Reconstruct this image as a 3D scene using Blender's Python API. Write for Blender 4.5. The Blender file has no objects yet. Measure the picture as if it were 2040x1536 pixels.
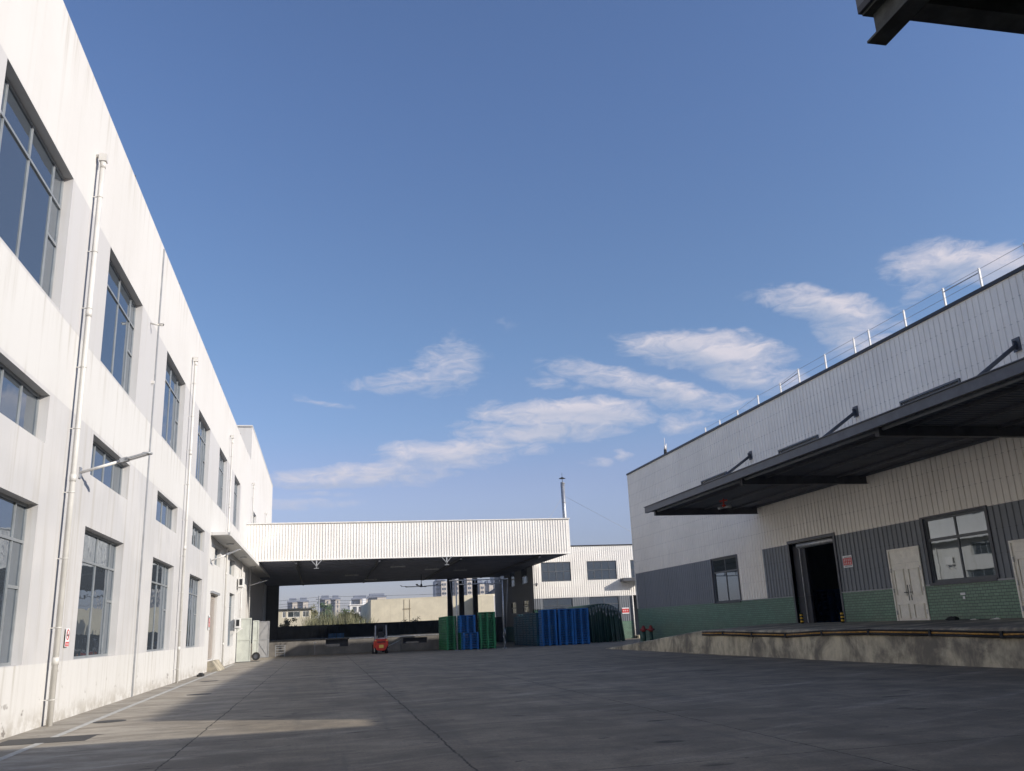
import bpy, math, random
from mathutils import Vector, Matrix
R = math.radians
random.seed(7)
scene = bpy.context.scene
COL = scene.collection

# ------------------------------------------------------------------ camera, sky, sun, exposure
cd = bpy.data.cameras.new('camera')
cam = bpy.data.objects.new('camera', cd); COL.objects.link(cam)
PITCH, ROLL, YAW = .271723, -.043286, .22051
cy, sy, cp, sp = math.cos(YAW), math.sin(YAW), math.cos(PITCH), math.sin(PITCH)
F = Vector((sy*cp, cy*cp, sp)); r0 = Vector((cy, -sy, 0)); u0 = r0.cross(F)
cr, sr = math.cos(ROLL), math.sin(ROLL)
RX = cr*r0 + sr*u0; UX = -sr*r0 + cr*u0
m = Matrix((RX, UX, -F)).transposed().to_4x4(); m.translation = Vector((0, 0, 1.6))
cam.matrix_world = m
cd.sensor_fit = 'HORIZONTAL'; cd.sensor_width = 36; cd.lens = 36*1716.24/2040
cd.clip_start = .05; cd.clip_end = 6000
scene.camera = cam

SUN = Vector((1, -.62, .475)).normalized()          # towards the sun
el = math.asin(SUN.z); az = math.atan2(SUN.x, SUN.y)
sl = bpy.data.lights.new('sun', 'SUN'); sl.energy = 5.0; sl.angle = R(.5); sl.color = (1, .925, .83)
so = bpy.data.objects.new('sun', sl); COL.objects.link(so)
so.rotation_euler = SUN.to_track_quat('Z', 'Y').to_euler(); so.location = (30, -30, 60)

W = bpy.data.worlds.new('World'); scene.world = W; W.use_nodes = True
wt = W.node_tree; wt.nodes.clear()
def wn(t, **kw):
    n = wt.nodes.new(t)
    for k, v in kw.items(): setattr(n, k, v)
    return n
def wmath(op, a, b=None, c=None, clamp=False):
    n = wn('ShaderNodeMath', operation=op, use_clamp=clamp)
    for i, x in enumerate((a, b, c)):
        if x is None: continue
        if isinstance(x, (int, float)): n.inputs[i].default_value = x
        else: wt.links.new(x, n.inputs[i])
    return n.outputs[0]
sky = wn('ShaderNodeTexSky', sky_type='NISHITA', sun_disc=False)
sky.sun_elevation = el; sky.sun_rotation = az; sky.air_density = 1.0; sky.dust_density = .9; sky.ozone_density = 2.2
tc = wn('ShaderNodeTexCoord'); sep = wn('ShaderNodeSeparateXYZ'); wt.links.new(tc.outputs['Generated'], sep.inputs[0])
azi = wmath('ARCTAN2', sep.outputs[0], sep.outputs[1]); ele = wmath('ARCSINE', sep.outputs[2])
cmb = wn('ShaderNodeCombineXYZ'); wt.links.new(azi, cmb.inputs[0]); wt.links.new(wmath('MULTIPLY', ele, 2.6), cmb.inputs[1])
def wnoise(scale, detail, rough, z=0.0, dist=0):
    n = wn('ShaderNodeTexNoise'); n.inputs['Scale'].default_value = scale; n.inputs['Detail'].default_value = detail
    n.inputs['Roughness'].default_value = rough; n.inputs['Distortion'].default_value = dist
    mp = wn('ShaderNodeMapping'); mp.inputs['Location'].default_value = (z, z*1.7, z*.3)
    wt.links.new(cmb.outputs[0], mp.inputs[0]); wt.links.new(mp.outputs[0], n.inputs['Vector']); return n
w1 = wnoise(9, 3, .55, 3.1); w2 = wnoise(9, 3, .55, 11.3)
azw = wmath('ADD', azi, wmath('MULTIPLY', wmath('SUBTRACT', w1.outputs['Fac'], .5), .10))
elw = wmath('ADD', ele, wmath('MULTIPLY', wmath('SUBTRACT', w2.outputs['Fac'], .5), .034))
CL = [(0.4498,0.2943,9.64,-2.10,-12.22,-57.35,1.00),(0.4930,0.2695,13.74,-8.51,-30.98,-50.37,0.80),(0.5894,0.3235,13.62,-3.98,-14.30,-46.25,1.00),(0.6122,0.2950,14.42,-13.45,-34.63,-35.05,0.80),(0.7232,0.3437,15.13,-1.72,-7.39,-50.68,1.00),(0.6915,0.3347,26.00,20.35,42.02,-48.96,0.60),(0.7746,0.3345,17.0,-4.0,-11.0,-50.0,1.15),(0.3877,0.2600,8.57,-2.69,-19.08,-63.94,0.90),(0.2848,0.2353,10.14,-0.63,-3.26,-57.29,1.10),(0.2538,0.2154,11.19,-0.60,-3.85,-78.20,0.90),(0.1463,0.2016,13.02,0.62,3.50,-86.38,0.95),(0.1225,0.1895,12.19,-0.21,-2.12,-86.79,0.70),(0.0528,0.1736,9.17,0.50,3.01,-79.75,0.85),(0.0244,0.1626,11.78,0.12,-1.70,-147.52,0.70),(0.1426,0.2992,19.58,13.66,16.70,-26.05,0.60),(0.0942,0.2824,13.82,1.87,8.43,-65.94,0.60),(-0.0054,0.2546,31.27,-4.97,-31.12,-193.03,0.55),(0.4301,0.2172,31.69,-3.20,-7.01,-79.52,0.75),(0.3403,0.1839,77.88,-5.98,-12.44,-192.98,0.80),(0.3106,0.1782,50.20,-3.45,-12.68,-216.79,0.50),(-0.0254,0.1368,13.99,0.33,-1.62,-163.79,0.50),(-0.0007,0.1489,29.87,0.51,-2.36,-223.19,0.40),(0.2023,0.3469,46.23,-1.89,-6.02,-172.49,0.30),(0.5412,0.2525,25.03,-7.78,-19.13,-61.40,0.70),(0.2408,0.1940,42.20,-2.10,-5.70,-123.22,0.60),(0.2691,0.2741,27.31,-4.10,-16.95,-121.46,0.50)]
cmask = None; topl = None
for (a0, e0, p, q, r_, s_, k) in CL:
    da = wmath('SUBTRACT', azw, a0); de = wmath('SUBTRACT', elw, e0)
    A = wmath('ADD', wmath('MULTIPLY', da, p), wmath('MULTIPLY', de, q))
    B = wmath('ADD', wmath('MULTIPLY', da, r_), wmath('MULTIPLY', de, s_))
    d2 = wmath('ADD', wmath('MULTIPLY', A, A), wmath('MULTIPLY', B, B))
    mk = wmath('MULTIPLY', wmath('SUBTRACT', 1.0, wmath('MULTIPLY', d2, .47), None, True), k)
    sh = wmath('MULTIPLY', wmath('MULTIPLY', B, -1), mk)
    cmask = mk if cmask is None else wmath('MAXIMUM', cmask, mk)
    topl = sh if topl is None else wmath('ADD', topl, sh)
n1 = wnoise(30, 10, .66, 0, .8); n2 = wnoise(7, 4, .6, 5.0)
dens = wmath('ADD', wmath('MULTIPLY', cmask, 1.45), wmath('MULTIPLY', wmath('SUBTRACT', n1.outputs['Fac'], .5), 1.9))
dens = wmath('ADD', dens, wmath('MULTIPLY', wmath('SUBTRACT', n2.outputs['Fac'], .5), .7))
dens = wmath('MULTIPLY', wmath('SUBTRACT', dens, .36), 1.0, None, True)
dens = wmath('MULTIPLY', dens, wmath('MULTIPLY', cmask, 2.5, None, True))
dens = wmath('MULTIPLY', wmath('POWER', dens, 1.1), .84)
ccol = wn('ShaderNodeMix', data_type='RGBA'); ccol.inputs['A'].default_value = (4.2, 4.6, 5.8, 1); ccol.inputs['B'].default_value = (6.9, 6.45, 6.9, 1)
lf = wmath('ADD', wmath('MULTIPLY', topl, .9), wmath('MULTIPLY', n1.outputs['Fac'], .9), None, True)
wt.links.new(lf, ccol.inputs['Factor'])
hsv = wn('ShaderNodeHueSaturation'); hsv.inputs['Saturation'].default_value = .92; hsv.inputs['Value'].default_value = 1.0
wt.links.new(sky.outputs[0], hsv.inputs['Color'])
tint = wn('ShaderNodeValToRGB'); cr_ = tint.color_ramp; cr_.interpolation = 'EASE'
for i, (p_, c_) in enumerate(((.0, (.50, .47, .62)), (.06, (.52, .49, .66)), (.15, (.68, .62, .76)), (.24, (.60, .65, .79)), (.32, (.57, .66, .80)), (.65, (.58, .68, .88)))):
    e_ = cr_.elements[i] if i < 2 else cr_.elements.new(p_); e_.position = p_; e_.color = (*c_, 1)
wt.links.new(ele, tint.inputs[0])
gr_ = wn('ShaderNodeMix', data_type='RGBA', blend_type='MULTIPLY'); gr_.inputs['Factor'].default_value = 1
wt.links.new(hsv.outputs[0], gr_.inputs['A']); wt.links.new(tint.outputs[0], gr_.inputs['B'])
gs_ = wn('ShaderNodeVectorMath', operation='SCALE'); gs_.inputs['Scale'].default_value = 1.70; wt.links.new(gr_.outputs['Result'], gs_.inputs[0])
smx = wn('ShaderNodeMix', data_type='RGBA'); wt.links.new(gs_.outputs[0], smx.inputs['A']); wt.links.new(ccol.outputs['Result'], smx.inputs['B'])
wt.links.new(dens, smx.inputs['Factor'])
bg = wn('ShaderNodeBackground'); bg.inputs['Strength'].default_value = .104; wt.links.new(smx.outputs['Result'], bg.inputs['Color'])
wo = wn('ShaderNodeOutputWorld'); wt.links.new(bg.outputs[0], wo.inputs['Surface'])
scene.view_settings.view_transform = 'Standard'; scene.view_settings.look = 'None'
scene.view_settings.gamma = 1; scene.view_settings.exposure = 0.12; scene.view_settings.use_curve_mapping = False
scene.render.engine = 'CYCLES'
scene.cycles.use_denoising = True
scene.cycles.max_bounces = 8; scene.cycles.diffuse_bounces = 4; scene.cycles.glossy_bounces = 4
scene.cycles.caustics_reflective = True; scene.cycles.blur_glossy = 1.0; scene.cycles.sample_clamp_indirect = 6

# ------------------------------------------------------------------ materials
class Mt:
    def __init__(s, name, col=(.5, .5, .5), rough=.8, metal=0, spec=.5):
        s.m = bpy.data.materials.new(name); s.m.use_nodes = True; s.t = s.m.node_tree
        s.b = s.t.nodes['Principled BSDF']; s.b.inputs['Roughness'].default_value = rough; s.b.inputs['Metallic'].default_value = metal
        s.b.inputs['Specular IOR Level'].default_value = spec
        s.set('Base Color', s.rgb(col)); s.tc = None
    def set(s, inp, v):
        if isinstance(v, (int, float)): s.b.inputs[inp].default_value = v
        else: s.t.links.new(v, s.b.inputs[inp])
    def rgb(s, c):
        n = s.t.nodes.new('ShaderNodeRGB'); n.outputs[0].default_value = (*c, 1); return n.outputs[0]
    def pos(s):
        if not s.tc: s.tc = s.t.nodes.new('ShaderNodeNewGeometry').outputs['Position']
        return s.tc
    def xyz(s):
        n = s.t.nodes.new('ShaderNodeSeparateXYZ'); s.t.links.new(s.pos(), n.inputs[0]); return n.outputs
    def comb(s, *v):
        n = s.t.nodes.new('ShaderNodeCombineXYZ')
        for i, x in enumerate(v):
            if isinstance(x, (int, float)): n.inputs[i].default_value = x
            else: s.t.links.new(x, n.inputs[i])
        return n.outputs[0]
    def noise(s, scale=(1, 1, 1), detail=4, rough=.6, loc=(0, 0, 0), dist=0):
        mp = s.t.nodes.new('ShaderNodeMapping'); mp.inputs['Scale'].default_value = scale; mp.inputs['Location'].default_value = loc
        s.t.links.new(s.pos(), mp.inputs[0]); n = s.t.nodes.new('ShaderNodeTexNoise'); n.inputs['Scale'].default_value = 1
        n.inputs['Detail'].default_value = detail; n.inputs['Roughness'].default_value = rough; n.inputs['Distortion'].default_value = dist
        s.t.links.new(mp.outputs[0], n.inputs['Vector']); return n.outputs['Fac']
    def math(s, op, a, b=None, c=None, clamp=False):
        n = s.t.nodes.new('ShaderNodeMath'); n.operation = op; n.use_clamp = clamp
        for i, x in enumerate((a, b, c)):
            if x is None: continue
            if isinstance(x, (int, float)): n.inputs[i].default_value = x
            else: s.t.links.new(x, n.inputs[i])
        return n.outputs[0]
    def ramp(s, v, lo, hi, a=0.0, b=1.0):
        n = s.t.nodes.new('ShaderNodeMapRange'); n.interpolation_type = 'SMOOTHSTEP'
        for i, x in enumerate((v, lo, hi, a, b)):
            if isinstance(x, (int, float)): n.inputs[i].default_value = x
            else: s.t.links.new(x, n.inputs[i])
        return n.outputs[0]
    def mix(s, f, a, b, mode='MIX'):
        n = s.t.nodes.new('ShaderNodeMix'); n.data_type = 'RGBA'; n.blend_type = mode
        for k, x in (('Factor', f), ('A', a), ('B', b)):
            if isinstance(x, (int, float)): n.inputs[k].default_value = x
            elif isinstance(x, tuple): n.inputs[k].default_value = (*x, 1)
            else: s.t.links.new(x, n.inputs[k])
        return n.outputs['Result']
    def bump(s, h, strength=.3, dist=.01):
        n = s.t.nodes.new('ShaderNodeBump'); n.inputs['Strength'].default_value = strength; n.inputs['Distance'].default_value = dist
        s.t.links.new(h, n.inputs['Height']); s.t.links.new(n.outputs[0], s.b.inputs['Normal'])

def worn(name, col, rough=.7, metal=0, amt=.25, scale=3.0, spec=.5, streak=0, dirt=(.06, .055, .045)):
    """a paint or metal with uneven tone, some dirt and vertical streaks"""
    M = Mt(name, col, rough, metal, spec)
    n = M.noise((scale, scale, scale), 6, .65)
    c = M.mix(M.ramp(n, .3, .75), tuple(x*(1-amt) for x in col), tuple(min(1, x*(1+amt*.5)) for x in col))
    if streak:
        st = M.noise((4, 4, .25), 5, .65, (3, 1, 2))
        c = M.mix(M.ramp(st, .52, .8, 0, streak), c, dirt)
    M.set('Base Color', c)
    M.set('Roughness', M.ramp(n, .2, .8, max(0, rough-.1), min(1, rough+.1)))
    return M.m

# white rendered wall with pale grey bays, dirt streaks and peeled patches near the foot
def plaster():
    M = Mt('white_render', rough=.85, spec=.25); x, y, z = M.xyz()
    white = (.61, .60, .575); grey = (.50, .494, .49); lilac = (.545, .535, .525)
    wob = M.math('MULTIPLY', M.math('SUBTRACT', M.noise((.5, .5, .5), 3), .5), .25)
    zz = M.math('ADD', z, M.math('MULTIPLY', wob, .15))
    def band(a, b, e=.02):
        return M.math('MULTIPLY', M.ramp(zz, a-e, a+e), M.ramp(zz, b-e, b+e, 1, 0))
    low = M.math('MULTIPLY', band(1.26, 6.72), M.ramp(y, 46.3, 46.4, 1, 0))
    up = M.math('MULTIPLY', band(8.5, 11.73), M.ramp(y, 62, 62.1, 1, 0))
    pt = M.noise((.35, .35, .5), 2, .5, (4, 2, 9))
    c = M.mix(M.math('MAXIMUM', low, up), white, grey)
    c = M.mix(M.math('MULTIPLY', low, M.ramp(pt, .42, .58)), c, lilac)
    big = M.noise((.25, .25, .2), 4, .6, (1, 7, 3))
    c = M.mix(M.ramp(big, .35, .8, 0, .22), c, (.46, .44, .41))
    st = M.noise((3.2, 3.2, .16), 6, .7)
    under = M.math('MAXIMUM', M.math('MULTIPLY', M.ramp(z, 7.0, 8.55), M.ramp(z, 8.5, 8.6, 1, 0)), M.ramp(z, 13.2, 14.9, 0, .9))
    under = M.math('MAXIMUM', under, M.ramp(z, 6.65, 7.1, .8, .15))
    c = M.mix(M.math('MULTIPLY', M.ramp(st, .47, .75), M.math('MULTIPLY', under, .62)), c, (.34, .31, .25))
    c = M.mix(M.ramp(st, .54, .82, 0, .26), c, (.42, .395, .335))
    foot = M.math('MULTIPLY', M.ramp(z, 0, .55, 1, 0), M.ramp(M.noise((2.2, 2.2, 3), 6, .7, (5, 5, 5)), .38, .62))
    c = M.mix(M.math('MULTIPLY', foot, .6), c, (.30, .27, .22))
    sp_ = M.noise((1.4, 1.4, 2.2), 5, .7, (9, 3, 1))
    spot = M.math('MULTIPLY', M.ramp(sp_, .62, .66), M.ramp(z, .15, 1.1, 1, 0))
    c = M.mix(spot, c, (.22, .2, .18))
    cr = M.noise((.6, .6, 1.6), 9, .8, (2, 2, 2), 1.2)
    crk = M.ramp(M.math('ABSOLUTE', M.math('SUBTRACT', cr, .5)), 0, .004, .35, 0)
    c = M.mix(M.math('MULTIPLY', crk, M.ramp(big, .45, .55)), c, (.45, .42, .37))
    M.set('Base Color', c)
    M.bump(M.noise((25, 25, 25), 5, .7), .25, .004)
    return M.m

def cladding(name, base, stain=(.2, .18, .16), amt=.4):
    M = Mt(name, rough=.5, spec=.35); x, y, z = M.xyz()
    big = M.noise((.3, .3, .5), 4, .6)
    c = M.mix(M.ramp(big, .3, .75), tuple(v*.92 for v in base), tuple(min(.93, v*1.05) for v in base))
    st = M.noise((7, 7, .12), 6, .7, (2, 6, 1))
    c = M.mix(M.ramp(st, .45, .85, 0, amt), c, stain)
    # sheet-to-sheet tone
    n = M.t.nodes.new('ShaderNodeTexWhiteNoise'); n.noise_dimensions = '2D'
    M.t.links.new(M.comb(M.math('FLOOR', M.math('MULTIPLY', x, 1.1)), M.math('FLOOR', M.math('MULTIPLY', y, 1.1))), n.inputs['Vector'])
    c = M.mix(M.ramp(n.outputs['Value'], 0, 1, 0, .16), c, tuple(v*.8 for v in base))
    # screw rows and sheet laps
    zr = M.math('ABSOLUTE', M.math('SUBTRACT', M.math('PINGPONG', M.math('ADD', z, .35), .8), .4))
    dots = M.math('FRACT', M.math('MULTIPLY', M.math('ADD', x, y), 3.45))
    row = M.math('MULTIPLY', M.ramp(zr, .006, .02, 1, 0), M.ramp(dots, .25, .35, 1, 0))
    c = M.mix(M.math('MULTIPLY', row, .45), c, tuple(v*.35 for v in base))
    lap = M.ramp(M.math('ABSOLUTE', M.math('SUBTRACT', M.math('FRACT', M.math('MULTIPLY', M.math('ADD', x, y), .23)), .5)), 0, .004, .5, 0)
    c = M.mix(lap, c, tuple(v*.4 for v in base))
    rust = M.noise((1.1, 1.1, .5), 6, .75, (4, 9, 2)); c = M.mix(M.ramp(rust, .6, .78, 0, .35), c, tuple(v*.55 for v in base))
    M.set('Base Color', c)
    M.set('Roughness', M.ramp(big, .2, .8, .42, .62))
    return M.m

def brick():
    M = Mt('green_glazed_brick', rough=.32, spec=.5); x, y, z = M.xyz()
    bt = M.t.nodes.new('ShaderNodeTexBrick'); M.t.links.new(M.comb(M.math('ADD', x, y), z, 0), bt.inputs['Vector'])
    bt.inputs['Color1'].default_value = (.10, .20, .14, 1); bt.inputs['Color2'].default_value = (.145, .27, .19, 1)
    bt.inputs['Mortar'].default_value = (.035, .06, .05, 1); bt.inputs['Scale'].default_value = 1
    bt.inputs['Brick Width'].default_value = .24; bt.inputs['Row Height'].default_value = .105; bt.inputs['Mortar Size'].default_value = .011
    bt.inputs['Bias'].default_value = 0
    n = M.noise((.8, .8, 1.4), 5, .65)
    c = M.mix(M.ramp(n, .35, .8, 0, .35), bt.outputs['Color'], (.1, .12, .1))
    c = M.mix(M.math('MULTIPLY', M.ramp(z, 1.1, 1.5, .4, 0), n), c, (.12, .11, .09))
    M.set('Base Color', c)
    M.bump(bt.outputs['Fac'], .5, -.006)
    return M.m

def concrete_ground():
    M = Mt('yard_concrete', rough=.95, spec=.08); x, y, z = M.xyz()
    a = M.noise((.18, .1, 1), 5, .62); b = M.noise((.9, .55, 1), 6, .68, (3, 3, 3)); f = M.noise((24, 24, 24), 5, .75)
    c = M.mix(M.ramp(a, .3, .7), (.30, .252, .18), (.405, .343, .25))
    c = M.mix(M.ramp(b, .35, .7, 0, .75), c, (.17, .152, .125))
    # worn dust trails across the yard, angled and brightened to imitate window-reflected sun
    rt = M.t.nodes.new('ShaderNodeVectorRotate'); rt.rotation_type = 'Z_AXIS'; rt.inputs['Angle'].default_value = R(-24); M.t.links.new(M.pos(), rt.inputs['Vector'])
    tn = M.t.nodes.new('ShaderNodeTexNoise'); tm = M.t.nodes.new('ShaderNodeMapping'); tm.inputs['Scale'].default_value = (.16, 1.5, 1); M.t.links.new(rt.outputs[0], tm.inputs[0]); M.t.links.new(tm.outputs[0], tn.inputs['Vector'])
    tn.inputs['Scale'].default_value = 1; tn.inputs['Detail'].default_value = 6; tn.inputs['Roughness'].default_value = .66; tr = tn.outputs['Fac']
    c = M.mix(M.ramp(tr, .53, .68, 0, .7), c, (.50, .44, .35))
    tl = M.noise((1.6, .07, 1), 5, .7, (1, 8, 1), .2)
    c = M.mix(M.ramp(tl, .5, .75, 0, .55), c, (.14, .13, .115))
    c = M.mix(M.ramp(f, .35, .65, 0, .55), c, (.16, .15, .135))
    c = M.mix(M.ramp(M.math('ADD', x, M.math('MULTIPLY', a, 3)), -3.2, 1.4, .6, 0), c, (.55, .50, .42))  # sunlit strip by the left wall painted paler, over slightly dustier concrete
    # oil stains
    o = M.noise((.8, 1.3, 1), 3, .5, (11, 4, 0)); c = M.mix(M.ramp(o, .66, .72, 0, .75), c, (.055, .053, .05))
    o2 = M.noise((2.4, 3.1, 1), 4, .6, (1, 14, 0)); c = M.mix(M.ramp(o2, .66, .72, 0, .65), c, (.07, .067, .064))
    # the dark asphalt-like middle of the yard, the paler strip by the wall
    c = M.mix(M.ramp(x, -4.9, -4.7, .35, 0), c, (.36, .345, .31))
    o3 = M.noise((5, 9, 1), 3, .5, (3, 1, 0)); c = M.mix(M.ramp(o3, .70, .74, 0, .7), c, (.06, .056, .05))
    mo = M.noise((.45, 1.1, 1), 7, .72, (5, 8, 1), .5); c = M.mix(M.ramp(mo, .40, .62, .5, 0), c, (.145, .125, .098))
    # joints and cracks
    w = M.math('MULTIPLY', M.math('SUBTRACT', M.noise((.9, .9, 1), 7, .8, (6, 6, 0)), .5), .2)
    wx = M.math('ADD', x, w); wy = M.math('ADD', y, w)
    cr = None
    for x0, wd in ((-2.06, .018), (1.78, .022), (6.0, .015), (10.4, .012), (14.2, .011)):
        k = M.ramp(M.math('ABSOLUTE', M.math('SUBTRACT', wx, x0)), wd*.3, wd, 1, 0)
        cr = k if cr is None else M.math('MAXIMUM', cr, k)
    sp_ = M.math('ABSOLUTE', M.math('SUBTRACT', M.math('PINGPONG', M.math('ADD', wy, .9), 2.75), 0))
    cr = M.math('MAXIMUM', cr, M.math('MULTIPLY', M.ramp(sp_, .005, .022, .8, 0), M.ramp(x, -4.9, -4.8)))
    gate = M.ramp(M.noise((.7, .7, 1), 3, .5, (2, 9, 4)), .3, .5, .35, 1)
    c = M.mix(M.math('MULTIPLY', M.math('MULTIPLY', cr, gate), .85), c, (.05, .047, .042))
    ed = M.ramp(M.math('ABSOLUTE', M.math('SUBTRACT', x, 1.9)), .05, .5, .25, 0); c = M.mix(M.math('MULTIPLY', ed, b), c, (.12, .11, .095))
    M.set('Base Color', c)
    h = M.math('ADD', M.math('MULTIPLY', f, .5), M.math('MULTIPLY', cr, -2))
    M.bump(h, .35, .01)
    M.set('Roughness', M.ramp(b, .2, .8, .78, .95))
    return M.m

def dock_concrete():
    M = Mt('stained_sun_patched_concrete', rough=.9, spec=.25); x, y, z = M.xyz()
    a = M.noise((.5, .9, .7), 6, .68, dist=.4); b = M.noise((2.4, 2.4, 1.0), 6, .7, (4, 4, 4)); s = M.noise((3, 3, .35), 5, .7, (8, 1, 1))
    c = M.mix(M.ramp(a, .36, .66), (.19, .172, .14), (.62, .55, .40))  # warm pale patches also stand in for sun reflected off the windows
    c = M.mix(M.ramp(b, .42, .8, 0, .5), c, (.2, .18, .145))
    c = M.mix(M.ramp(s, .5, .8, 0, .5), c, (.07, .066, .06))
    c = M.mix(M.math('MULTIPLY', M.ramp(z, .72, .95, 0, .6), M.ramp(b, .3, .7, .3, 1)), c, (.13, .12, .11))
    M.set('Base Color', c); M.bump(M.math('ADD', a, b), .6, .03)
    return M.m

def glass(name, base=(.02, .024, .03), ior=2.1, wob=.012, rough=.015, tint=(.86, .93, 1)):
    m = bpy.data.materials.new(name); m.use_nodes = True; t = m.node_tree; t.nodes.clear()
    o = t.nodes.new('ShaderNodeOutputMaterial'); mx = t.nodes.new('ShaderNodeMixShader'); d = t.nodes.new('ShaderNodeBsdfDiffuse')
    g = t.nodes.new('ShaderNodeBsdfGlossy'); fr = t.nodes.new('ShaderNodeFresnel'); fr.inputs['IOR'].default_value = ior
    d.inputs['Color'].default_value = (*base, 1); g.inputs['Color'].default_value = (*tint, 1); g.inputs['Roughness'].default_value = rough
    geo = t.nodes.new('ShaderNodeNewGeometry'); n = t.nodes.new('ShaderNodeTexNoise'); n.inputs['Scale'].default_value = 1.1; n.inputs['Detail'].default_value = 2
    t.links.new(geo.outputs['Position'], n.inputs['Vector'])
    b = t.nodes.new('ShaderNodeBump'); b.inputs['Strength'].default_value = 1; b.inputs['Distance'].default_value = wob; t.links.new(n.outputs['Fac'], b.inputs['Height'])
    t.links.new(b.outputs[0], g.inputs['Normal'])
    t.links.new(fr.outputs[0], mx.inputs[0]); t.links.new(d.outputs[0], mx.inputs[1]); t.links.new(g.outputs[0], mx.inputs[2]); t.links.new(mx.outputs[0], o.inputs[0])
    return m

MAT = {}
MAT['render'] = plaster()
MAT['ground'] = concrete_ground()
MAT['dock'] = dock_concrete()
MAT['brick'] = brick()
MAT['clad_cream'] = cladding('pale_grey_cladding', (.89, .835, .75), amt=.2)
MAT['clad_white'] = cladding('white_cladding', (.90, .86, .80), (.5, .42, .33), .3)
MAT['clad_grey'] = cladding('dark_grey_cladding', (.20, .215, .235), (.11, .11, .11), .35)
MAT['glass'] = glass('dark_window_glass', base=(.05, .06, .072), ior=3.3, wob=.005)
MAT['glass_pale'] = glass('pale_window_glass', (.05, .06, .06), 2.6, .001)
MAT['alu'] = worn('grey_aluminium_frame', (.30, .32, .33), .45, .3, .15)
MAT['dark_frame'] = worn('dark_window_frame', (.10, .11, .12), .5, .2, .2)
MAT['pipe'] = worn('white_plastic_pipe', (.62, .605, .565), .45, 0, .12, 1.5, streak=.25, dirt=(.4, .36, .28))
MAT['steel_dark'] = worn('dark_painted_steel', (.095, .10, .115), .5, .2, .35, 2, streak=.3)
MAT['steel_black'] = worn('blackened_steel', (.045, .047, .056), .7, .1, .3)
MAT['rust_beam'] = worn('weathered_beam_steel', (.05, .055, .052), .65, .1, .7, 5)
MAT['deck'] = worn('ribbed_roof_deck', (.15, .16, .19), .6, .1, .25, 1)
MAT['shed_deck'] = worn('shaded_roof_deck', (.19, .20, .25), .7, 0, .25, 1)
MAT['steel_grey'] = worn('grey_painted_steel', (.34, .35, .36), .5, .2, .2, 4, streak=.2)
MAT['white_paint'] = worn('white_paint', (.78, .76, .72), .5, 0, .12, 4, streak=.2)
MAT['cream_paint'] = worn('cream_door_paint', (.90, .85, .74), .5, 0, .12, 3, streak=.25, dirt=(.3, .26, .2))
MAT['galv'] = worn('galvanised_steel', (.45, .46, .47), .4, .6, .3, 6)
MAT['rusty'] = worn('rusty_conduit', (.30, .24, .15), .8, 0, .3, 3)
MAT['cap'] = worn('black_roof_cap', (.03, .03, .034), .5, .1, .3)
MAT['roof'] = worn('grey_roof_sheet', (.3, .3, .31), .6, .1, .2)
MAT['shutter'] = worn('shutter_slats', (.44, .39, .34), .5, .1, .15, 3, streak=.2)
MAT['red'] = worn('red_paint', (.62, .045, .02), .4, 0, .3, 6)
MAT['red_dull'] = worn('faded_red_paint', (.28, .035, .03), .6, 0, .3, 6)
MAT['black'] = worn('black_rubber', (.02, .02, .02), .75, 0, .3, 9)
MAT['yellow'] = worn('yellow_paint', (.58, .30, .06), .6, 0, .5, 6, streak=.5)
MAT['tape_yellow'] = worn('bright_yellow_paint', (.8, .5, .05), .5, 0, .2, 4)
MAT['pallet_blue'] = worn('blue_plastic', (.016, .15, .44), .5, 0, .35, 1.5, streak=.2)
MAT['pallet_green'] = worn('green_plastic', (.04, .25, .10), .5, 0, .35, 1.5, streak=.2)
MAT['pallet_navy'] = worn('navy_plastic', (.012, .06, .19), .5, 0, .35, 1.5)
MAT['pallet_teal'] = worn('dark_teal_plastic', (.018, .10, .15), .5, 0, .35, 1.5, streak=.2)
MAT['tarp'] = worn('green_tarpaulin', (.014, .055, .034), .5, 0, .3, 2)
MAT['sign_red'] = worn('red_sign_face', (.6, .03, .03), .5, 0, .1)
MAT['sign_white'] = worn('white_sign_face', (.8, .8, .8), .5, 0, .08)
MAT['gate'] = worn('pale_green_steel_sheet', (.58, .60, .53), .5, .1, .15, 2, streak=.25)
MAT['gate_grey'] = worn('grey_steel_sheet', (.36, .36, .36), .5, .1, .15, 2, streak=.25)
MAT['line'] = worn('worn_line_paint', (.52, .51, .47), .8, 0, .35, 5)
MAT['iron'] = worn('cast_iron_cover', (.075, .072, .068), .7, .3, .4, 12)
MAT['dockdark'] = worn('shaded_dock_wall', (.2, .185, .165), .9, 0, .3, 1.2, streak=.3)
MAT['fence'] = worn('dark_fence_sheet', (.07, .085, .10), .8, 0, .3, 1.2)
MAT['cream_wall'] = worn('cream_block_wall', (.62, .56, .42), .85, 0, .14, .6, streak=.42, dirt=(.3, .26, .17))
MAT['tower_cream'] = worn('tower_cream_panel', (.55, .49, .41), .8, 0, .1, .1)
MAT['tower_blue'] = worn('tower_shade_blue', (.17, .19, .24), .7, 0, .15, .1)  # shade tone of the far towers, reused on their roof slabs
MAT['tower_glass'] = glass('tower_glass', (.06, .075, .1), 1.8, 0, .2)
MAT['bark'] = worn('bark', (.12, .09, .06), .9, 0, .3, 6)
MAT['wire'] = worn('black_wire', (.03, .03, .03), .6)
MAT['blue_paint'] = worn('blue_paint', (.03, .13, .3), .5)
MAT['skinny'] = worn('yellow_plate', (.75, .55, .12), .5, 0, .1)
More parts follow.
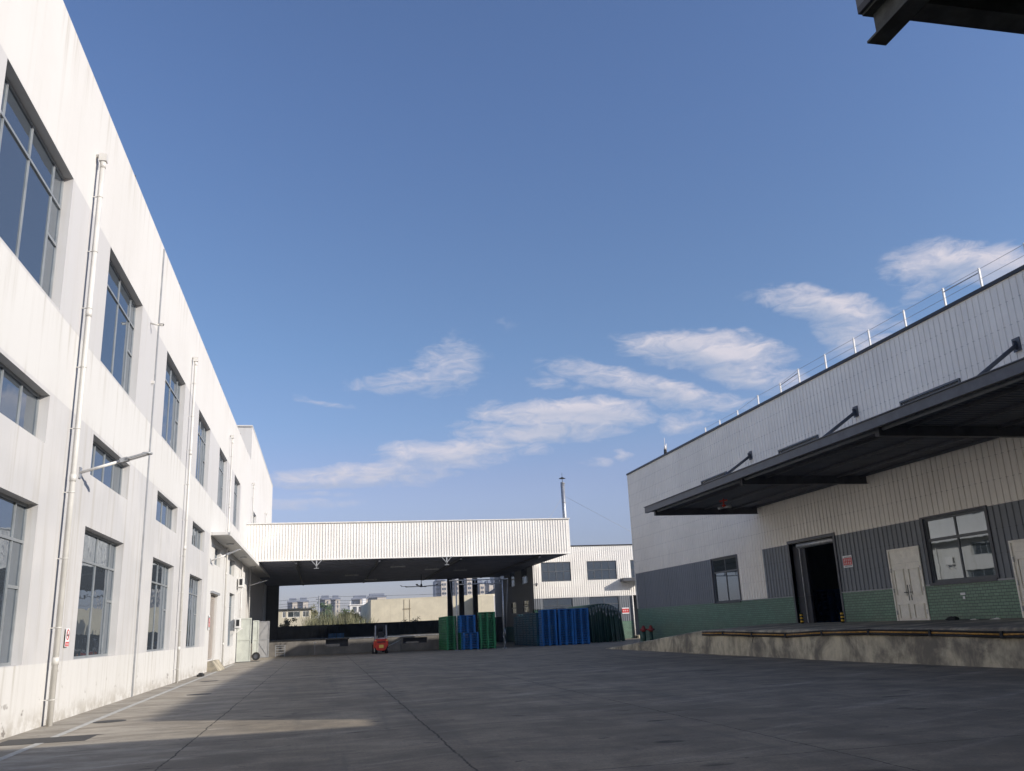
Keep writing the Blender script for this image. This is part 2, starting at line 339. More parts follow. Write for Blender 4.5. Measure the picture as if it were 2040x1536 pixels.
def leafmat(name, col):
    M = Mt(name, col, .7, 0, .3)
    n = M.noise((1.3, 1.3, 1.3), 3)
    M.set('Base Color', M.mix(M.ramp(n, .3, .7), tuple(c*.6 for c in col), tuple(min(1, c*1.5) for c in col)))
    return M.m
MAT['leaf'] = leafmat('dark_leaves', (.045, .08, .025)); MAT['reed'] = leafmat('reed_blades', (.16, .155, .085))
MAT['leaf2'] = leafmat('bush_leaves', (.05, .055, .03))

# ------------------------------------------------------------------ mesh building
class MB:
    def __init__(s): s.v = []; s.f = []; s.smooth = []
    def face(s, *pts, smooth=False):
        i = len(s.v); s.v += [tuple(p) for p in pts]; s.f.append(tuple(range(i, i+len(pts)))); s.smooth.append(smooth)
    def box(s, x0, x1, y0, y1, z0, z1):
        if x0 > x1: x0, x1 = x1, x0
        if y0 > y1: y0, y1 = y1, y0
        if z0 > z1: z0, z1 = z1, z0
        i = len(s.v)
        s.v += [(x0,y0,z0),(x1,y0,z0),(x1,y1,z0),(x0,y1,z0),(x0,y0,z1),(x1,y0,z1),(x1,y1,z1),(x0,y1,z1)]
        for q in ((0,3,2,1),(4,5,6,7),(0,1,5,4),(1,2,6,5),(2,3,7,6),(3,0,4,7)): s.f.append(tuple(i+k for k in q)); s.smooth.append(False)
        return s
    def hexa(s, p):   # 8 points, bottom 4 then top 4
        i = len(s.v); s.v += [tuple(q) for q in p]
        for q in ((0,3,2,1),(4,5,6,7),(0,1,5,4),(1,2,6,5),(2,3,7,6),(3,0,4,7)): s.f.append(tuple(i+k for k in q)); s.smooth.append(False)
        return s
    def tube(s, a, b, r, r2=None, n=10, cap=True):
        a = Vector(a); b = Vector(b); d = (b-a).normalized(); r2 = r if r2 is None else r2
        u = d.orthogonal().normalized(); w = d.cross(u); i = len(s.v)
        for c, rr in ((a, r), (b, r2)):
            for k in range(n):
                t = 2*math.pi*k/n; s.v.append(tuple(c + rr*(math.cos(t)*u + math.sin(t)*w)))
        for k in range(n):
            s.f.append((i+k, i+(k+1) % n, i+n+(k+1) % n, i+n+k)); s.smooth.append(True)
        if cap:
            s.f.append(tuple(i+k for k in reversed(range(n)))); s.smooth.append(False)
            s.f.append(tuple(i+n+k for k in range(n))); s.smooth.append(False)
        return s
    def bar(s, a, b, w, h, up=(0, 0, 1)):
        a = Vector(a); b = Vector(b); d = (b-a).normalized(); up = Vector(up)
        if abs(d.dot(up)) > .98: up = Vector((1, 0, 0))
        u = d.cross(up).normalized()*w/2; v = u.cross(d).normalized()*h/2
        s.hexa([a-u-v, a+u-v, b+u-v, b-u-v, a-u+v, a+u+v, b+u+v, b-u+v]); return s
    def path(s, pts, r, n=8):
        for p, q in zip(pts, pts[1:]): s.tube(p, q, r, n=n)
        return s
    def prism(s, poly, axis, c0, c1):
        """poly of 2D points in the two other axes, extruded along axis from c0 to c1"""
        def P(p, c):
            q = list(p); q.insert(axis, c); return tuple(q)
        i = len(s.v); n = len(poly)
        s.v += [P(p, c0) for p in poly] + [P(p, c1) for p in poly]
        s.f.append(tuple(i+k for k in range(n))); s.f.append(tuple(i+n+k for k in reversed(range(n)))); s.smooth += [False, False]
        for k in range(n): s.f.append((i+k, i+n+k, i+n+(k+1) % n, i+(k+1) % n)); s.smooth.append(False)
        return s
    def build(s, name, mat, parent=None, origin=None, bevel=0):
        if origin is None: origin = parent_origin(parent)
        o0 = Vector(origin)
        me = bpy.data.meshes.new(name); me.from_pydata([tuple(Vector(v)-o0) for v in s.v], [], s.f)
        me.polygons.foreach_set('use_smooth', s.smooth); me.materials.append(MAT[mat]); me.update()
        o = bpy.data.objects.new(name, me); COL.objects.link(o)
        if parent: o.parent = parent
        else: o.location = o0
        if bevel:
            b = o.modifiers.new('edge', 'BEVEL'); b.width = bevel; b.segments = 2; b.limit_method = 'ANGLE'
        return o
ORG = {}
def parent_origin(p):
    while p is not None and p.parent: p = p.parent
    return ORG.get(p.name, (0, 0, 0)) if p else (0, 0, 0)
def tag(o, label=None, cat=None, group=None, kind=None):
    if label: o['label'] = label
    if cat: o['category'] = cat
    if group: o['group'] = group
    if kind: o['kind'] = kind
    return o
def thing(name, loc, label, cat, group=None):
    o = bpy.data.objects.new(name, None); COL.objects.link(o); o.location = loc; o.empty_display_size = .2
    ORG[o.name] = tuple(loc); return tag(o, label, cat, group)
def copy_tree(o, parent=None):
    c = o.copy(); COL.objects.link(c); c.parent = parent
    for ch in list(o.children): copy_tree(ch, c)
    return c

# a plane seen as (u, v) with outward normal n: ax 0 -> x = c, u = y; ax 1 -> y = c, u = x
class PL:
    def __init__(s, ax, c, sign): s.ax, s.c, s.s = ax, c, sign
    def p(s, u, v, n=0):
        k = s.c + s.s*n
        return (k, u, v) if s.ax == 0 else (u, k, v)
    def box(s, mb, u0, u1, v0, v1, n0, n1):
        a = s.p(u0, v0, n0); b = s.p(u1, v1, n1); mb.box(a[0], b[0], a[1], b[1], a[2], b[2]); return mb
def sheet(mb, pl, U0, U1, V0, V1, holes=(), depth=.27):
    us = sorted({U0, U1, *[h[0] for h in holes], *[h[1] for h in holes]}); us = [u for u in us if U0 <= u <= U1]
    vs = sorted({V0, V1, *[h[2] for h in holes], *[h[3] for h in holes]}); vs = [v for v in vs if V0 <= v <= V1]
    for a, b in zip(us, us[1:]):
        for c, d in zip(vs, vs[1:]):
            um, vm = (a+b)/2, (c+d)/2
            if any(h[0] < um < h[1] and h[2] < vm < h[3] for h in holes): continue
            mb.face(pl.p(a, c), pl.p(b, c), pl.p(b, d), pl.p(a, d))
    for a, b, c, d in holes:
        c2 = max(c, V0); e = -depth
        mb.face(pl.p(a, c2), pl.p(a, d), pl.p(a, d, e), pl.p(a, c2, e)); mb.face(pl.p(b, c2), pl.p(b, d), pl.p(b, d, e), pl.p(b, c2, e))
        mb.face(pl.p(a, d), pl.p(b, d), pl.p(b, d, e), pl.p(a, d, e)); mb.face(pl.p(a, c2), pl.p(b, c2), pl.p(b, c2, e), pl.p(a, c2, e))
def ribs(mb, pl, U0, U1, V0, V1, holes=(), pitch=.33, w=.06, h=.028, jog=0):
    u = U0 + pitch/2; k = 0
    while u < U1 - w:
        segs = [(V0, V1)]
        for a, b, c, d in holes:
            if a - w < u < b + w:
                ns = []
                for s0, s1 in segs:
                    if c > s0: ns.append((s0, min(c, s1)))
                    if d < s1: ns.append((max(d, s0), s1))
                segs = [q for q in ns if q[1]-q[0] > .02]
        for s0, s1 in segs:
            if s1 - s0 < .02: continue
            A = [pl.p(u-w/2, s0), pl.p(u+w/2, s0), pl.p(u+w*.25, s0, h), pl.p(u-w*.25, s0, h)]
            B = [pl.p(u-w/2, s1), pl.p(u+w/2, s1), pl.p(u+w*.25, s1, h), pl.p(u-w*.25, s1, h)]
            mb.face(A[0], A[3], B[3], B[0]); mb.face(A[3], A[2], B[2], B[3]); mb.face(A[2], A[1], B[1], B[2]); mb.face(*A); mb.face(*B)
        u += pitch; k += 1
def window(pl, u0, u1, v0, v1, parent, mull=(), trans=(), setback=.19, fw=.055, gm='glass', fm='alu', low=(), topm=None, label=None):
    """frame with mullions, a pane behind it as a sub-part"""
    f = MB(); n0, n1 = -setback-.05, -setback+.0
    pl.box(f, u0, u1, v0, v0+fw, n0, n1); pl.box(f, u0, u1, v1-fw, v1, n0, n1)
    pl.box(f, u0, u0+fw, v0+fw, v1-fw, n0, n1); pl.box(f, u1-fw, u1, v0+fw, v1-fw, n0, n1)
    ts = sorted(trans)
    for t in ts: pl.box(f, u0+fw, u1-fw, t-fw/2, t+fw/2, n0, n1+.004)
    for mlist in mull: pl.box(f, mlist-fw*.4, mlist+fw*.4, v0+fw, v1-fw, n0, n1-.004)
    for (a, b, t) in low: pl.box(f, a, b, t-.03, t+.03, n0, n1+.002)
    fo = f.build('window', fm, parent)
    if label: fo['label'] = label
    g = MB(); pl.box(g, u0+.01, u1-.01, v0+.01, v1-.01, -setback-.06, -setback-.03); g.build('pane', gm, fo)
    return fo

# ------------------------------------------------------------------ ground
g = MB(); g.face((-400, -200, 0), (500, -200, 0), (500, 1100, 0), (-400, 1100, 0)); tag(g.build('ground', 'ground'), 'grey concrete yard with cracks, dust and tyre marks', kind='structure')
g = MB()
pts = [(-4.55, 5), (-4.66, 15.2), (-4.84, 25), (-5.0, 36), (-5.12, 46), (-5.3, 54), (-5.45, 60)]
for a, b in zip(pts, pts[1:]):
    g.face((a[0]-.07, a[1], .004), (a[0]+.07, a[1], .004), (b[0]+.07, b[1], .004), (b[0]-.07, b[1], .004))
tag(g.build('painted_line', 'line'), 'worn pale line painted along the white factory wall', kind='structure')

def cover(x, y, a, b, rect, label, cat='manhole cover'):
    m_ = MB()
    if rect:
        m_.box(x-a, x+a, y-b, y+b, 0.0, .003)
        m_.box(x-a+.05, x+a-.05, y-b+.05, y+b-.05, .0031, .005)
    else:
        m_.tube((x, y, 0), (x, y, .005), a, a*.99, 28); m_.tube((x, y, .0055), (x, y, .008), a*.8, a*.79, 28)
    return tag(m_.build('manhole_cover', 'iron', origin=(x, y, 0)), label, cat)
cover(-4.72, 17.65, .75, .5, True, 'dark rectangular drain cover in the sunlit yard crossed by the painted line', 'drain cover')
cover(-4.38, 20.9, .33, .33, False, 'round iron manhole cover beside the nearest downpipe on the painted line')
cover(-4.3, 37.4, .35, .35, False, 'round iron manhole cover at the sunlit edge of the yard, farther up the line')
cover(-3.6, 28.9, .36, .36, False, 'round iron manhole cover lying right of the painted line at the shadow edge')
cover(-4.9, 63.6, .8, 1.1, True, 'flat dark cover plate in front of the pale green gate leaf', 'drain cover')

# ------------------------------------------------------------------ white factory on the left
LX = -5.65
wf = thing('white_factory', (LX, 10, 0), 'long white rendered three-row factory building along the left side, with grey painted bays', 'building')
PLW = PL(0, LX, 1)
NE = [14.72, 22.69, 31.6, 40.25, 48.7, 57.3]; FE = [19.07, 27.05, 36.05, 44.45, 52.7, 61.3]
holes = []; wins = []
for k, (a, b) in enumerate(zip(NE, FE)):
    holes.append((a, b, 8.56, 11.72)); wins.append((a, b, 8.56, 11.72, 1))
    if k < 4:
        holes.append((a, b-.05, 5.62, 6.64)); wins.append((a, b-.05, 5.62, 6.64, 2))
        holes.append((a, b-.05, 1.27, 4.36)); wins.append((a, b-.05, 1.27, 4.36, 3))
for a, b in ((48.8, 51.5), (56.6, 59.7), (67.9, 69.6)):
    holes.append((a, b, 5.4, 6.42)); wins.append((a, b, 5.4, 6.42, 2))
holes.append((57.4, 60.7, 1.1, 4.32)); wins.append((57.4, 60.7, 1.1, 4.32, 3))
holes.append((72.6, 76.6, 8.9, 11.5)); wins.append((72.6, 76.6, 8.9, 11.5, 1))
holes.append((81, 84.5, 8.9, 11.5)); wins.append((81, 84.5, 8.9, 11.5, 1))
SH = (47.95, 50.9, .56, 3.86)
w = MB(); sheet(w, PLW, -30, 99, 0, 14.85, holes + [SH], .27)
w.box(-40, LX-.002, -30, -29.8, 0, 14.85); w.box(-40, LX-.002, 98.9, 99, 0, 14.85)
w.box(-40, LX-.28, -29.8, 98.9, 14.3, 14.4); w.box(LX-.3, LX, -30, 99, 14.851, 14.9)
w.build('wall', 'render', wf)
# recess behind the openings stays closed
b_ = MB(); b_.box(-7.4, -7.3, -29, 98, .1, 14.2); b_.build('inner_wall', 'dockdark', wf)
t_ = MB(); t_.box(-14, LX-.004, 69.2, 98.8, 14.86, 17.6); t_.build('roof_block', 'render', wf)
t_ = MB(); t_.box(-14.1, LX+.02, 69.1, 98.9, 17.61, 17.72); t_.build('roof_block_coping', 'render', wf)
for a, b, c, d, row in wins:
    L_ = b-a
    if row == 2:
        window(PLW, a, b, c, d, wf, mull=[a+L_*.25, a+L_*.5, a+L_*.75])
    else:
        tz = c + (d-c)*.755
        window(PLW, a, b, c, d, wf, mull=[a+L_*.16, a+L_*.5, a+L_*.845], trans=[tz], low=[(b-L_*.155, b-.05, c+(d-c)*.47), (a+.05, a+L_*.16, c+(d-c)*.47)])
# sloping soffit lips above the openings
# shutter
s = MB(); z = .58
while z < 3.84:
    s.prism([(48.0, z), (50.85, z), (50.85, z+.085), (48.0, z+.085)], 0, LX-.16, LX-.13); s.prism([(48.0, z+.087), (50.85, z+.087), (50.85, z+.1), (48.0, z+.1)], 0, LX-.16, LX-.15); z += .102
s.build('roller_shutter', 'shutter', wf)
s = MB(); s.box(LX, LX+.12, 47.7, 51.1, 3.87, 3.98); s.build('shutter_hood', 'steel_grey', wf)
s = MB(); s.hexa([(LX+.001, 47.9, 0), (LX+.55, 47.9, 0), (LX+.55, 51.4, 0), (LX+.001, 51.4, 0), (LX+.001, 47.9, .5), (LX+.2, 47.9, .5), (LX+.2, 51.2, .5), (LX+.001, 51.2, .5)]); s.build('loading_step', 'dock', wf)
# concrete canopy slab over the side doors
s = MB(); s.hexa([(LX+.001, 46.7, 6.7), (LX+.97, 46.7, 6.72), (LX+.97, 82, 6.72), (LX+.001, 82, 6.7), (LX+.001, 46.7, 6.86), (LX+.97, 46.7, 6.84), (LX+.97, 82, 6.84), (LX+.001, 82, 6.86)])
s.box(LX+.93, LX+.99, 46.65, 82.05, 6.66, 6.88); s.build('canopy_slab', 'render', wf)
for yy in (51.4, 60.2, 68.8):
    s = MB(); s.tube((LX+.5, yy, 6.66), (LX+.5, yy, 6.715), .2, .22, 16); s.build('soffit_lamp', 'steel_grey', wf)
# downpipes
def downpipe(y, top, r=.055, head=True, bot=.0):
    s = MB(); x = LX+.16
    s.tube((x, y, bot), (x, y, top), r, n=14)
    if head: s.box(x-.09, x+.09, y-.08, y+.08, top-.02, top+.17); s.tube((LX, y, top+.12), (x, y, top+.12), r*.8)
    z = 1.2
    while z < top: s.tube((x, y, z), (x, y, z+.16), r*1.14, n=14); z += 3.9
    z = .5
    while z < top:
        s.tube((x, y, z), (x, y, z+.02), r*1.16, n=14); s.box(LX, x, y-.012, y+.012, z, z+.02); z += 1.45
    return s.build('downpipe', 'pipe', wf)
downpipe(20.65, 13.1, .062); downpipe(37.3, 13.1); downpipe(53.4, 13.25, .05); downpipe(63.6, 6.4, .05, False); downpipe(70.6, 13.2, .05); downpipe(87, 13, .05)
s = MB(); s.box(LX+.0005, LX+.035, 29.56, 29.68, 0, 14.8); s.build('expansion_joint', 'steel_grey', wf)
s = MB(); s.box(LX+.001, LX+.09, 29.2, 29.28, 9.8, 9.9); s.build('overflow_spout', 'pipe', wf)
for yy in (17.0, 24.8, 33.2, 41.5, 47.7, 60, 66): s = MB(); s.box(LX-.1, LX-.02, yy, yy+.06, 14.9, 15.02); s.build('roof_stud', 'steel_dark', wf)

# wall lamps on the white factory
def wall_lamp(y, z, L, rise, label):
    o = thing('wall_lamp', (LX, y, z), label, 'wall lamp', 'arm lamps on the white factory wall')
    s = MB(); s.box(LX, LX+.03, y-.08, y+.08, z-.14, z+.12); s.build('bracket', 'galv', o)
    a = Vector((LX+.03, y, z)); d = Vector((L, 0, rise)); s = MB(); s.tube(a, a+d*.62, .035, n=12); s.build('arm', 'white_paint', o)
    b = a+d*.58; e = a+d
    s = MB(); s.bar(b, b+(e-b)*.3, .16, .10); s.bar(b+(e-b)*.28, e, .24, .045); s.tube(e-(e-b)*.02-Vector((0,0,.02)), e-(e-b)*.02+Vector((0,0,.02)), .12, n=16); s.build('lamp_head', 'steel_grey', o, bevel=.008)
    s = MB(); s.bar(b+(e-b)*.36-Vector((0, 0, .028)), e-Vector((0, 0, .028)), .19, .012); s.build('lens', 'sign_white', o)
wall_lamp(21.75, 5.5, 1.45, .46, 'largest grey arm lamp, on the nearest bay of the white factory beside the fat downpipe')
wall_lamp(47.0, 5.42, 1.35, .55, 'arm lamp on the white factory just below the concrete canopy slab')
wall_lamp(70.2, 5.35, 1.4, .4, 'arm lamp in the shade of the big metal canopy on the white factory')

def ac(y, z, label):
    o = thing('air_conditioner', (LX, y, z), label, 'air conditioner', 'outdoor units on the white factory')
    s = MB(); s.box(LX+.12, LX+.42, y-.42, y+.42, z, z+.62); s.build('casing', 'white_paint', o, bevel=.02)
    s = MB()
    for k in range(9): s.box(LX+.19, LX+.37, y-.436, y-.4221, z+.14+k*.04, z+.158+k*.04)
    s.box(LX+.18, LX+.38, y-.43, y-.4205, z+.12, z+.52); s.build('grille', 'black', o)
    for q in (-.3, .3): s = MB(); s.bar((LX, y+q, z-.02), (LX+.55, y+q, z-.02), .04, .04); s.bar((LX, y+q, z-.4), (LX+.5, y+q, z-.04), .03, .03); s.build('bracket', 'white_paint', o)
ac(62.0, 4.86, 'upper white air conditioner below the concrete canopy slab')
ac(60.9, 2.2, 'lower white air conditioner in front of the pale green gate leaf')

# no-smoking notice and small notices
def notice(x0, pl, u0, u1, v0, v1, style, label):
    o = thing('notice_sign', pl.p((u0+u1)/2, v0, .03), label, 'sign')
    s = MB(); pl.box(s, u0, u1, v0, v1, .036, .046); s.build('board', 'sign_white', o)
    H = v1-v0; Wd = u1-u0; um = (u0+u1)/2
    s = MB()
    if style == 'ring':
        c = v0+H*.66; r = Wd*.42; n = 24
        for k in range(n):
            t0, t1 = 2*math.pi*k/n, 2*math.pi*(k+1)/n
            s.face(*[pl.p(um+q*math.cos(t), c+q*math.sin(t), .049) for q, t in ((r, t0), (r, t1), (r*.76, t1), (r*.76, t0))])
        s.face(pl.p(um-r*.68, c+r*.52, .05), pl.p(um-r*.52, c+r*.68, .05), pl.p(um+r*.68, c-r*.52, .05), pl.p(um+r*.52, c-r*.68, .05))
        pl.box(s, u0+.02*Wd, u1-.02*Wd, v0+.03*H, v0+H*.27, .047, .05)
        s.build('red_marks', 'sign_red', o)
        s = MB(); s.bar(pl.p(um-r*.5, c-.01, .0515), pl.p(um+r*.4, c-.01, .0515), .004, .03); s.build('cigarette', 'black', o)
    else:
        if style == 'red':
            pl.box(s, u0+.02, u1-.02, v0+.2*H, v1-.2*H, .047, .05)
        else:
            pl.box(s, u0, u1, v0+.16*H, v1-.16*H, .047, .05)
        s.build('red_marks', 'sign_red', o)
    s = MB(); random.seed(int(u0*10))
    rows = {'ring': [(v0+.08*H, v0+.21*H, 4)], 'red': [(v0+.52*H, v0+.72*H, 4), (v0+.27*H, v0+.45*H, 4)], 'bar': [(v0+.38*H, v0+.62*H, 3)]}[style]
    for a, b, n in rows:
        cw = Wd*.84/n
        for k in range(n):
            ux = u0+Wd*.08+k*cw; hh = b-a
            for q in range(3): pl.box(s, ux+cw*.12, ux+cw*.82, a+hh*(.08+.36*q), a+hh*(.08+.36*q)+hh*.11, .0515, .053)
            t = .3+.3*random.random(); pl.box(s, ux+cw*t, ux+cw*t+cw*.12, a, b, .0515, .0535)
    s.build('lettering', 'sign_white', o)
    if style == 'red':
        for a in (v0+.84*H, v0+.1*H):
            s = MB()
            for k in range(6): pl.box(s, u0+Wd*(.1+.13*k), u0+Wd*(.19+.13*k), a, a+.05*H, .047, .049)
            s.build('small_lettering', 'black', o)
notice(0, PLW, 21.72, 22.0, 1.56, 1.96, 'ring', 'small white no-smoking notice with red ring on the white wall')
notice(0, PLW, 47.25, 47.75, 2.05, 2.75, 'red', 'red and white notice beside the roller shutter')

# swung-out steel gate leaves at the end of the white wall
def leaf(y, x0, x1, h, mat, lab, brace, ang=0):
    o = thing('gate_leaf', (x0, y, 0), lab, 'gate', 'steel gate leaves folded out beside the shed')
    s = MB(); s.box(x0, x1, y, y+.04, .04, h); s.build('sheet', mat, o)
    s = MB(); t = .07
    s.box(x0, x0+t, y-.03, y, .04, h); s.box(x1-t, x1, y-.03, y, .04, h); s.box(x0+t, x1-t, y-.03, y, .04, .04+t); s.box(x0+t, x1-t, y-.03, y, h-t, h); s.box(x0+t, x1-t, y-.029, y, h/2-.03, h/2+.03)
    if brace:
        s.bar((x0+.05, y-.015, h/2), (x1-.05, y-.015, .08), .03, .05); s.bar((x0+.05, y-.015, h/2), (x1-.05, y-.015, h-.06), .03, .05)
    s.build('frame', 'steel_grey' if brace else 'gate', o)
    return o
leaf(62.9, LX+.05, -4.68, 2.85, 'gate', 'large pale green steel gate leaf nearest the white factory wall', False)
leaf(67.6, -4.93, -4.5, 2.75, 'gate', 'narrow pale gate leaf between the pale green one and the braced grey one', False)
leaf(72.3, -5.0, -4.02, 2.75, 'gate_grey', 'grey steel gate leaf with diagonal braces under the metal canopy', True)
def tyre(x, y, label):
    o = thing('old_tyre', (x, y, 0), label, 'tyre')
    s = MB(); n = 24
    for k in range(n):
        t0, t1 = 2*math.pi*k/n, 2*math.pi*(k+1)/n
        for (r_a, y_a), (r_b, y_b) in (((.28, -.1), (.28, .1)), ((.28, .1), (.16, .1)), ((.16, .1), (.16, -.1)), ((.16, -.1), (.28, -.1))):
            s.face(*[(x+r*math.cos(t), y+yy, .28+r*math.sin(t)) for r, yy, t in ((r_a, y_a, t0), (r_a, y_a, t1), (r_b, y_b, t1), (r_b, y_b, t0))])
    s.build('tread', 'black', o)
    s = MB(); s.tube((x, y-.06, .28), (x, y+.06, .28), .16, n=20); s.build('rim', 'steel_dark', o)
tyre(-4.55, 66.2, 'black tyre standing against the pale gate leaves')
s = MB(); s.box(-5.4, -5.15, 42.2, 42.9, 0, .1); s.box(-5.35, -5.2, 42.35, 42.8, .1, .15); tag(s.build('wall_box', 'black', origin=(-5.3, 42.5, 0), bevel=.02), 'small black box lying at the foot of the white wall', 'box')

# ------------------------------------------------------------------ steel canopy shed across the yard
sh = thing('canopy_shed', (7, 67.5, 0), 'large flat-roofed steel canopy with deep white ribbed fascia spanning the far end of the yard', 'canopy')
PF = PL(1, 67.5, -1)
s = MB(); sheet(s, PF, LX+.01, 19.36, 7.0, 9.72); ribs(s, PF, LX+.05, 19.3, 7.06, 9.66, pitch=.21, w=.065, h=.032)
s.box(19.3, 19.36, 67.501, 79.98, 7.0, 9.72)
s.build('fascia', 'clad_white', sh)
s = MB(); s.box(LX+.01, 19.42, 67.40, 67.6, 9.72, 9.80); s.box(LX+.01, 19.42, 67.42, 67.5, 6.95, 7.0); s.box(19.36, 19.42, 67.6, 79.9, 9.72, 9.8); s.build('coping', 'white_paint', sh)
s = MB(); s.hexa([(LX+.01, 67.52, 7.0), (19.25, 67.52, 7.0), (19.05, 95, 6.82), (LX+.01, 95, 6.56), (LX+.01, 67.52, 7.06), (19.25, 67.52, 7.06), (19.05, 95, 6.89), (LX+.01, 95, 6.63)])
y = 68.2
while y < 94.5:
    zz = 7.0-(y-67.5)*.0164; s.hexa([(LX+.05, y, 7-(y-67.5)*.016-.06), (19, y, 7-(y-67.5)*.0065-.06), (19, y+.07, 7-(y-67.5)*.0065-.06), (LX+.05, y+.07, 7-(y-67.5)*.016-.06), (LX+.05, y, 7-(y-67.5)*.016-.003), (19, y, 7-(y-67.5)*.0065-.003), (19, y+.07, 7-(y-67.5)*.0065-.003), (LX+.05, y+.07, 7-(y-67.5)*.016-.003)]); y += 1.35
s.build('roof_deck', 'shed_deck', sh)
s = MB()
for x in (-2, 4.2, 10.5, 16.8):
    zb_ = 6.56+(x-LX)*.0105
    s.hexa([(x-.08, 67.6, 6.72), (x+.08, 67.6, 6.72), (x+.08, 94.8, zb_-.05), (x-.08, 94.8, zb_-.05), (x-.08, 67.6, 6.93), (x+.08, 67.6, 6.93), (x+.08, 94.8, zb_-.003), (x-.08, 94.8, zb_-.003)])
s.build('rafters', 'steel_black', sh)
for x in (-.5, 9.3):
    s = MB(); s.tube((x, 67.2, 6.35), (x, 67.2, 6.96), .05); s.bar((x, 67.2, 6.5), (x-.42, 67.2, 6.98), .05, .05); s.bar((x, 67.2, 6.5), (x+.42, 67.2, 6.98), .05, .05); s.box(x-.17, x+.17, 67.1, 67.3, 6.31, 6.35)
    s.build('fascia_bracket', 'steel_grey', sh)
for x in (13.3, 14.55, 16.05):
    s = MB(); s.box(x-.26, x+.26, 94.0, 94.35, 0, 6.72); s.build('column', 'steel_black', sh)
s = MB(); s.box(LX+.02, -4.4, 93.8, 94.3, 0, 6.6); s.build('side_pier', 'steel_black', sh)
for (x, y) in ((6, 72.5), (9.2, 76), (2.5, 80), (12.0, 78), (4.5, 86)):
    zz = 7.0-(y-67.5)*.0164; s = MB(); s.box(x-.6, x+.6, y-.08, y+.08, zz-.3, zz-.2); s.bar((x-.4, y, zz-.2), (x-.4, y, zz), .02, .02); s.bar((x+.4, y, zz-.2), (x+.4, y, zz), .02, .02); s.build('strip_lamp', 'galv', sh)

# ceiling fan
o = thing('ceiling_fan', (9.15, 84, 5.6), 'large dark six-bladed ceiling fan hanging under the shed roof', 'fan')
s = MB(); s.tube((9.15, 84, 5.75), (9.15, 84, 6.7), .035); s.build('rod', 'steel_black', o)
s = MB(); s.tube((9.15, 84, 5.5), (9.15, 84, 5.8), .14, .07, 16); s.build('hub', 'steel_black', o)
for k in range(6):
    t = R(k*60+12); d = Vector((math.cos(t), math.sin(t), 0)); c = Vector((9.15, 84, 5.56)); s = MB(); s.bar(c+d*.1, c+d*1.9+Vector((0, 0, .03)), .2, .03); s.bar(c+d*1.9+Vector((0, 0, .03)), c+d*2.05+Vector((0, 0, .13)), .2, .03); s.build('blade', 'steel_black', o)

# loading dock under the shed
dk = thing('loading_dock', (3, 75, 0), 'dark concrete loading dock with black leveller recesses along the back of the shed', 'loading dock')
PD = PL(1, 75, -1)
dh = [(.3, 2.1, .55, 1.12), (6.6, 8.6, .55, 1.0)]
s = MB(); sheet(s, PD, -5.6, 12.5, 0, 1.2, dh, .5); s.box(-5.6, 12.5, 75.5, 94, 1.0, 1.199); s.face((12.5, 75, 0), (12.5, 75, 1.2), (12.5, 94, 1.2), (12.5, 94, 0))
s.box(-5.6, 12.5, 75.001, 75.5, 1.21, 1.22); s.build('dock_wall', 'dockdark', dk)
s = MB(); s.box(.3, 2.1, 75.42, 75.48, .55, 1.12); s.box(6.6, 8.6, 75.42, 75.48, .55, 1.0); s.build('leveller', 'steel_black', dk)
s = MB(); s.box(2.2, 9.8, 74.96, 75.0, 1.12, 1.2); s.build('edge_angle', 'galv', dk)
s = MB(); s.box(-5.6, 2.2, 74.96, 75.0, 1.13, 1.2); s.build('edge_rubber', 'black', dk)
fe = thing('sheet_fence', (6, 95.5, 0), 'tall dark sheet fence closing the yard behind the loading dock', 'fence')
s = MB(); PFN = PL(1, 95.5, -1); sheet(s, PFN, -12, 40, 0, 2.5); ribs(s, PFN, -12, 19, 0, 2.5, pitch=.4, w=.08, h=.03)
s.hexa([(-12, 95.51, 2.2), (40, 95.51, 2.6), (40, 95.56, 2.6), (-12, 95.56, 2.2), (-12, 95.51, 2.3), (40, 95.51, 2.78), (40, 95.56, 2.78), (-12, 95.56, 2.3)]); s.build('panel', 'fence', fe)
s = MB()
for k in range(18): s.box(-12+k*3, -11.92+k*3, 95.57, 95.65, 0, 2.4)
s.build('posts', 'steel_black', fe)
# low step rack, crates, pole on the dock
o = thing('step_rack', (-3.2, 73, 0), 'low grey metal rack with four rungs beside the dock', 'rack')
s = MB()
for x in (-3.55, -2.85): s.bar((x, 73, 0), (x, 73, .9), .04, .04); s.bar((x, 73.4, 0), (x, 73.4, .9), .04, .04)
s.build('uprights', 'steel_grey', o)
for z in (.15, .35, .55, .72, .88): s = MB(); s.box(-3.53, -2.87, 72.99, 73.4, z-.015, z+.015); s.build('rung', 'steel_grey', o)
def crate(x, y, z, lab):
    s = MB(); s.box(x-.3, x+.3, y-.2, y+.2, z, z+.03)
    for q in range(4): s.box(x-.3, x+.3, y-.2, y-.18, z+.06+q*.09, z+.11+q*.09); s.box(x-.3, x+.3, y+.18, y+.2, z+.06+q*.09, z+.11+q*.09)
    for xx in (-.3, -.02, .26): s.box(x+xx, x+xx+.04, y-.205, y-.17, z, z+.42); s.box(x+xx, x+xx+.04, y+.17, y+.205, z, z+.42)
    return tag(s.build('plastic_crate', 'blue_paint', origin=(x, y, z)), lab, 'crate', 'blue crates on the dock')
crate(.85, 79, 1.2, 'left blue plastic crate on the dark dock'); crate(1.55, 79.1, 1.2, 'right blue plastic crate on the dark dock')
s = MB()
for k in range(8): s.box(-2.2+k*.75, -1.6+k*.75, 90, 90.3, 1.2, 1.75)
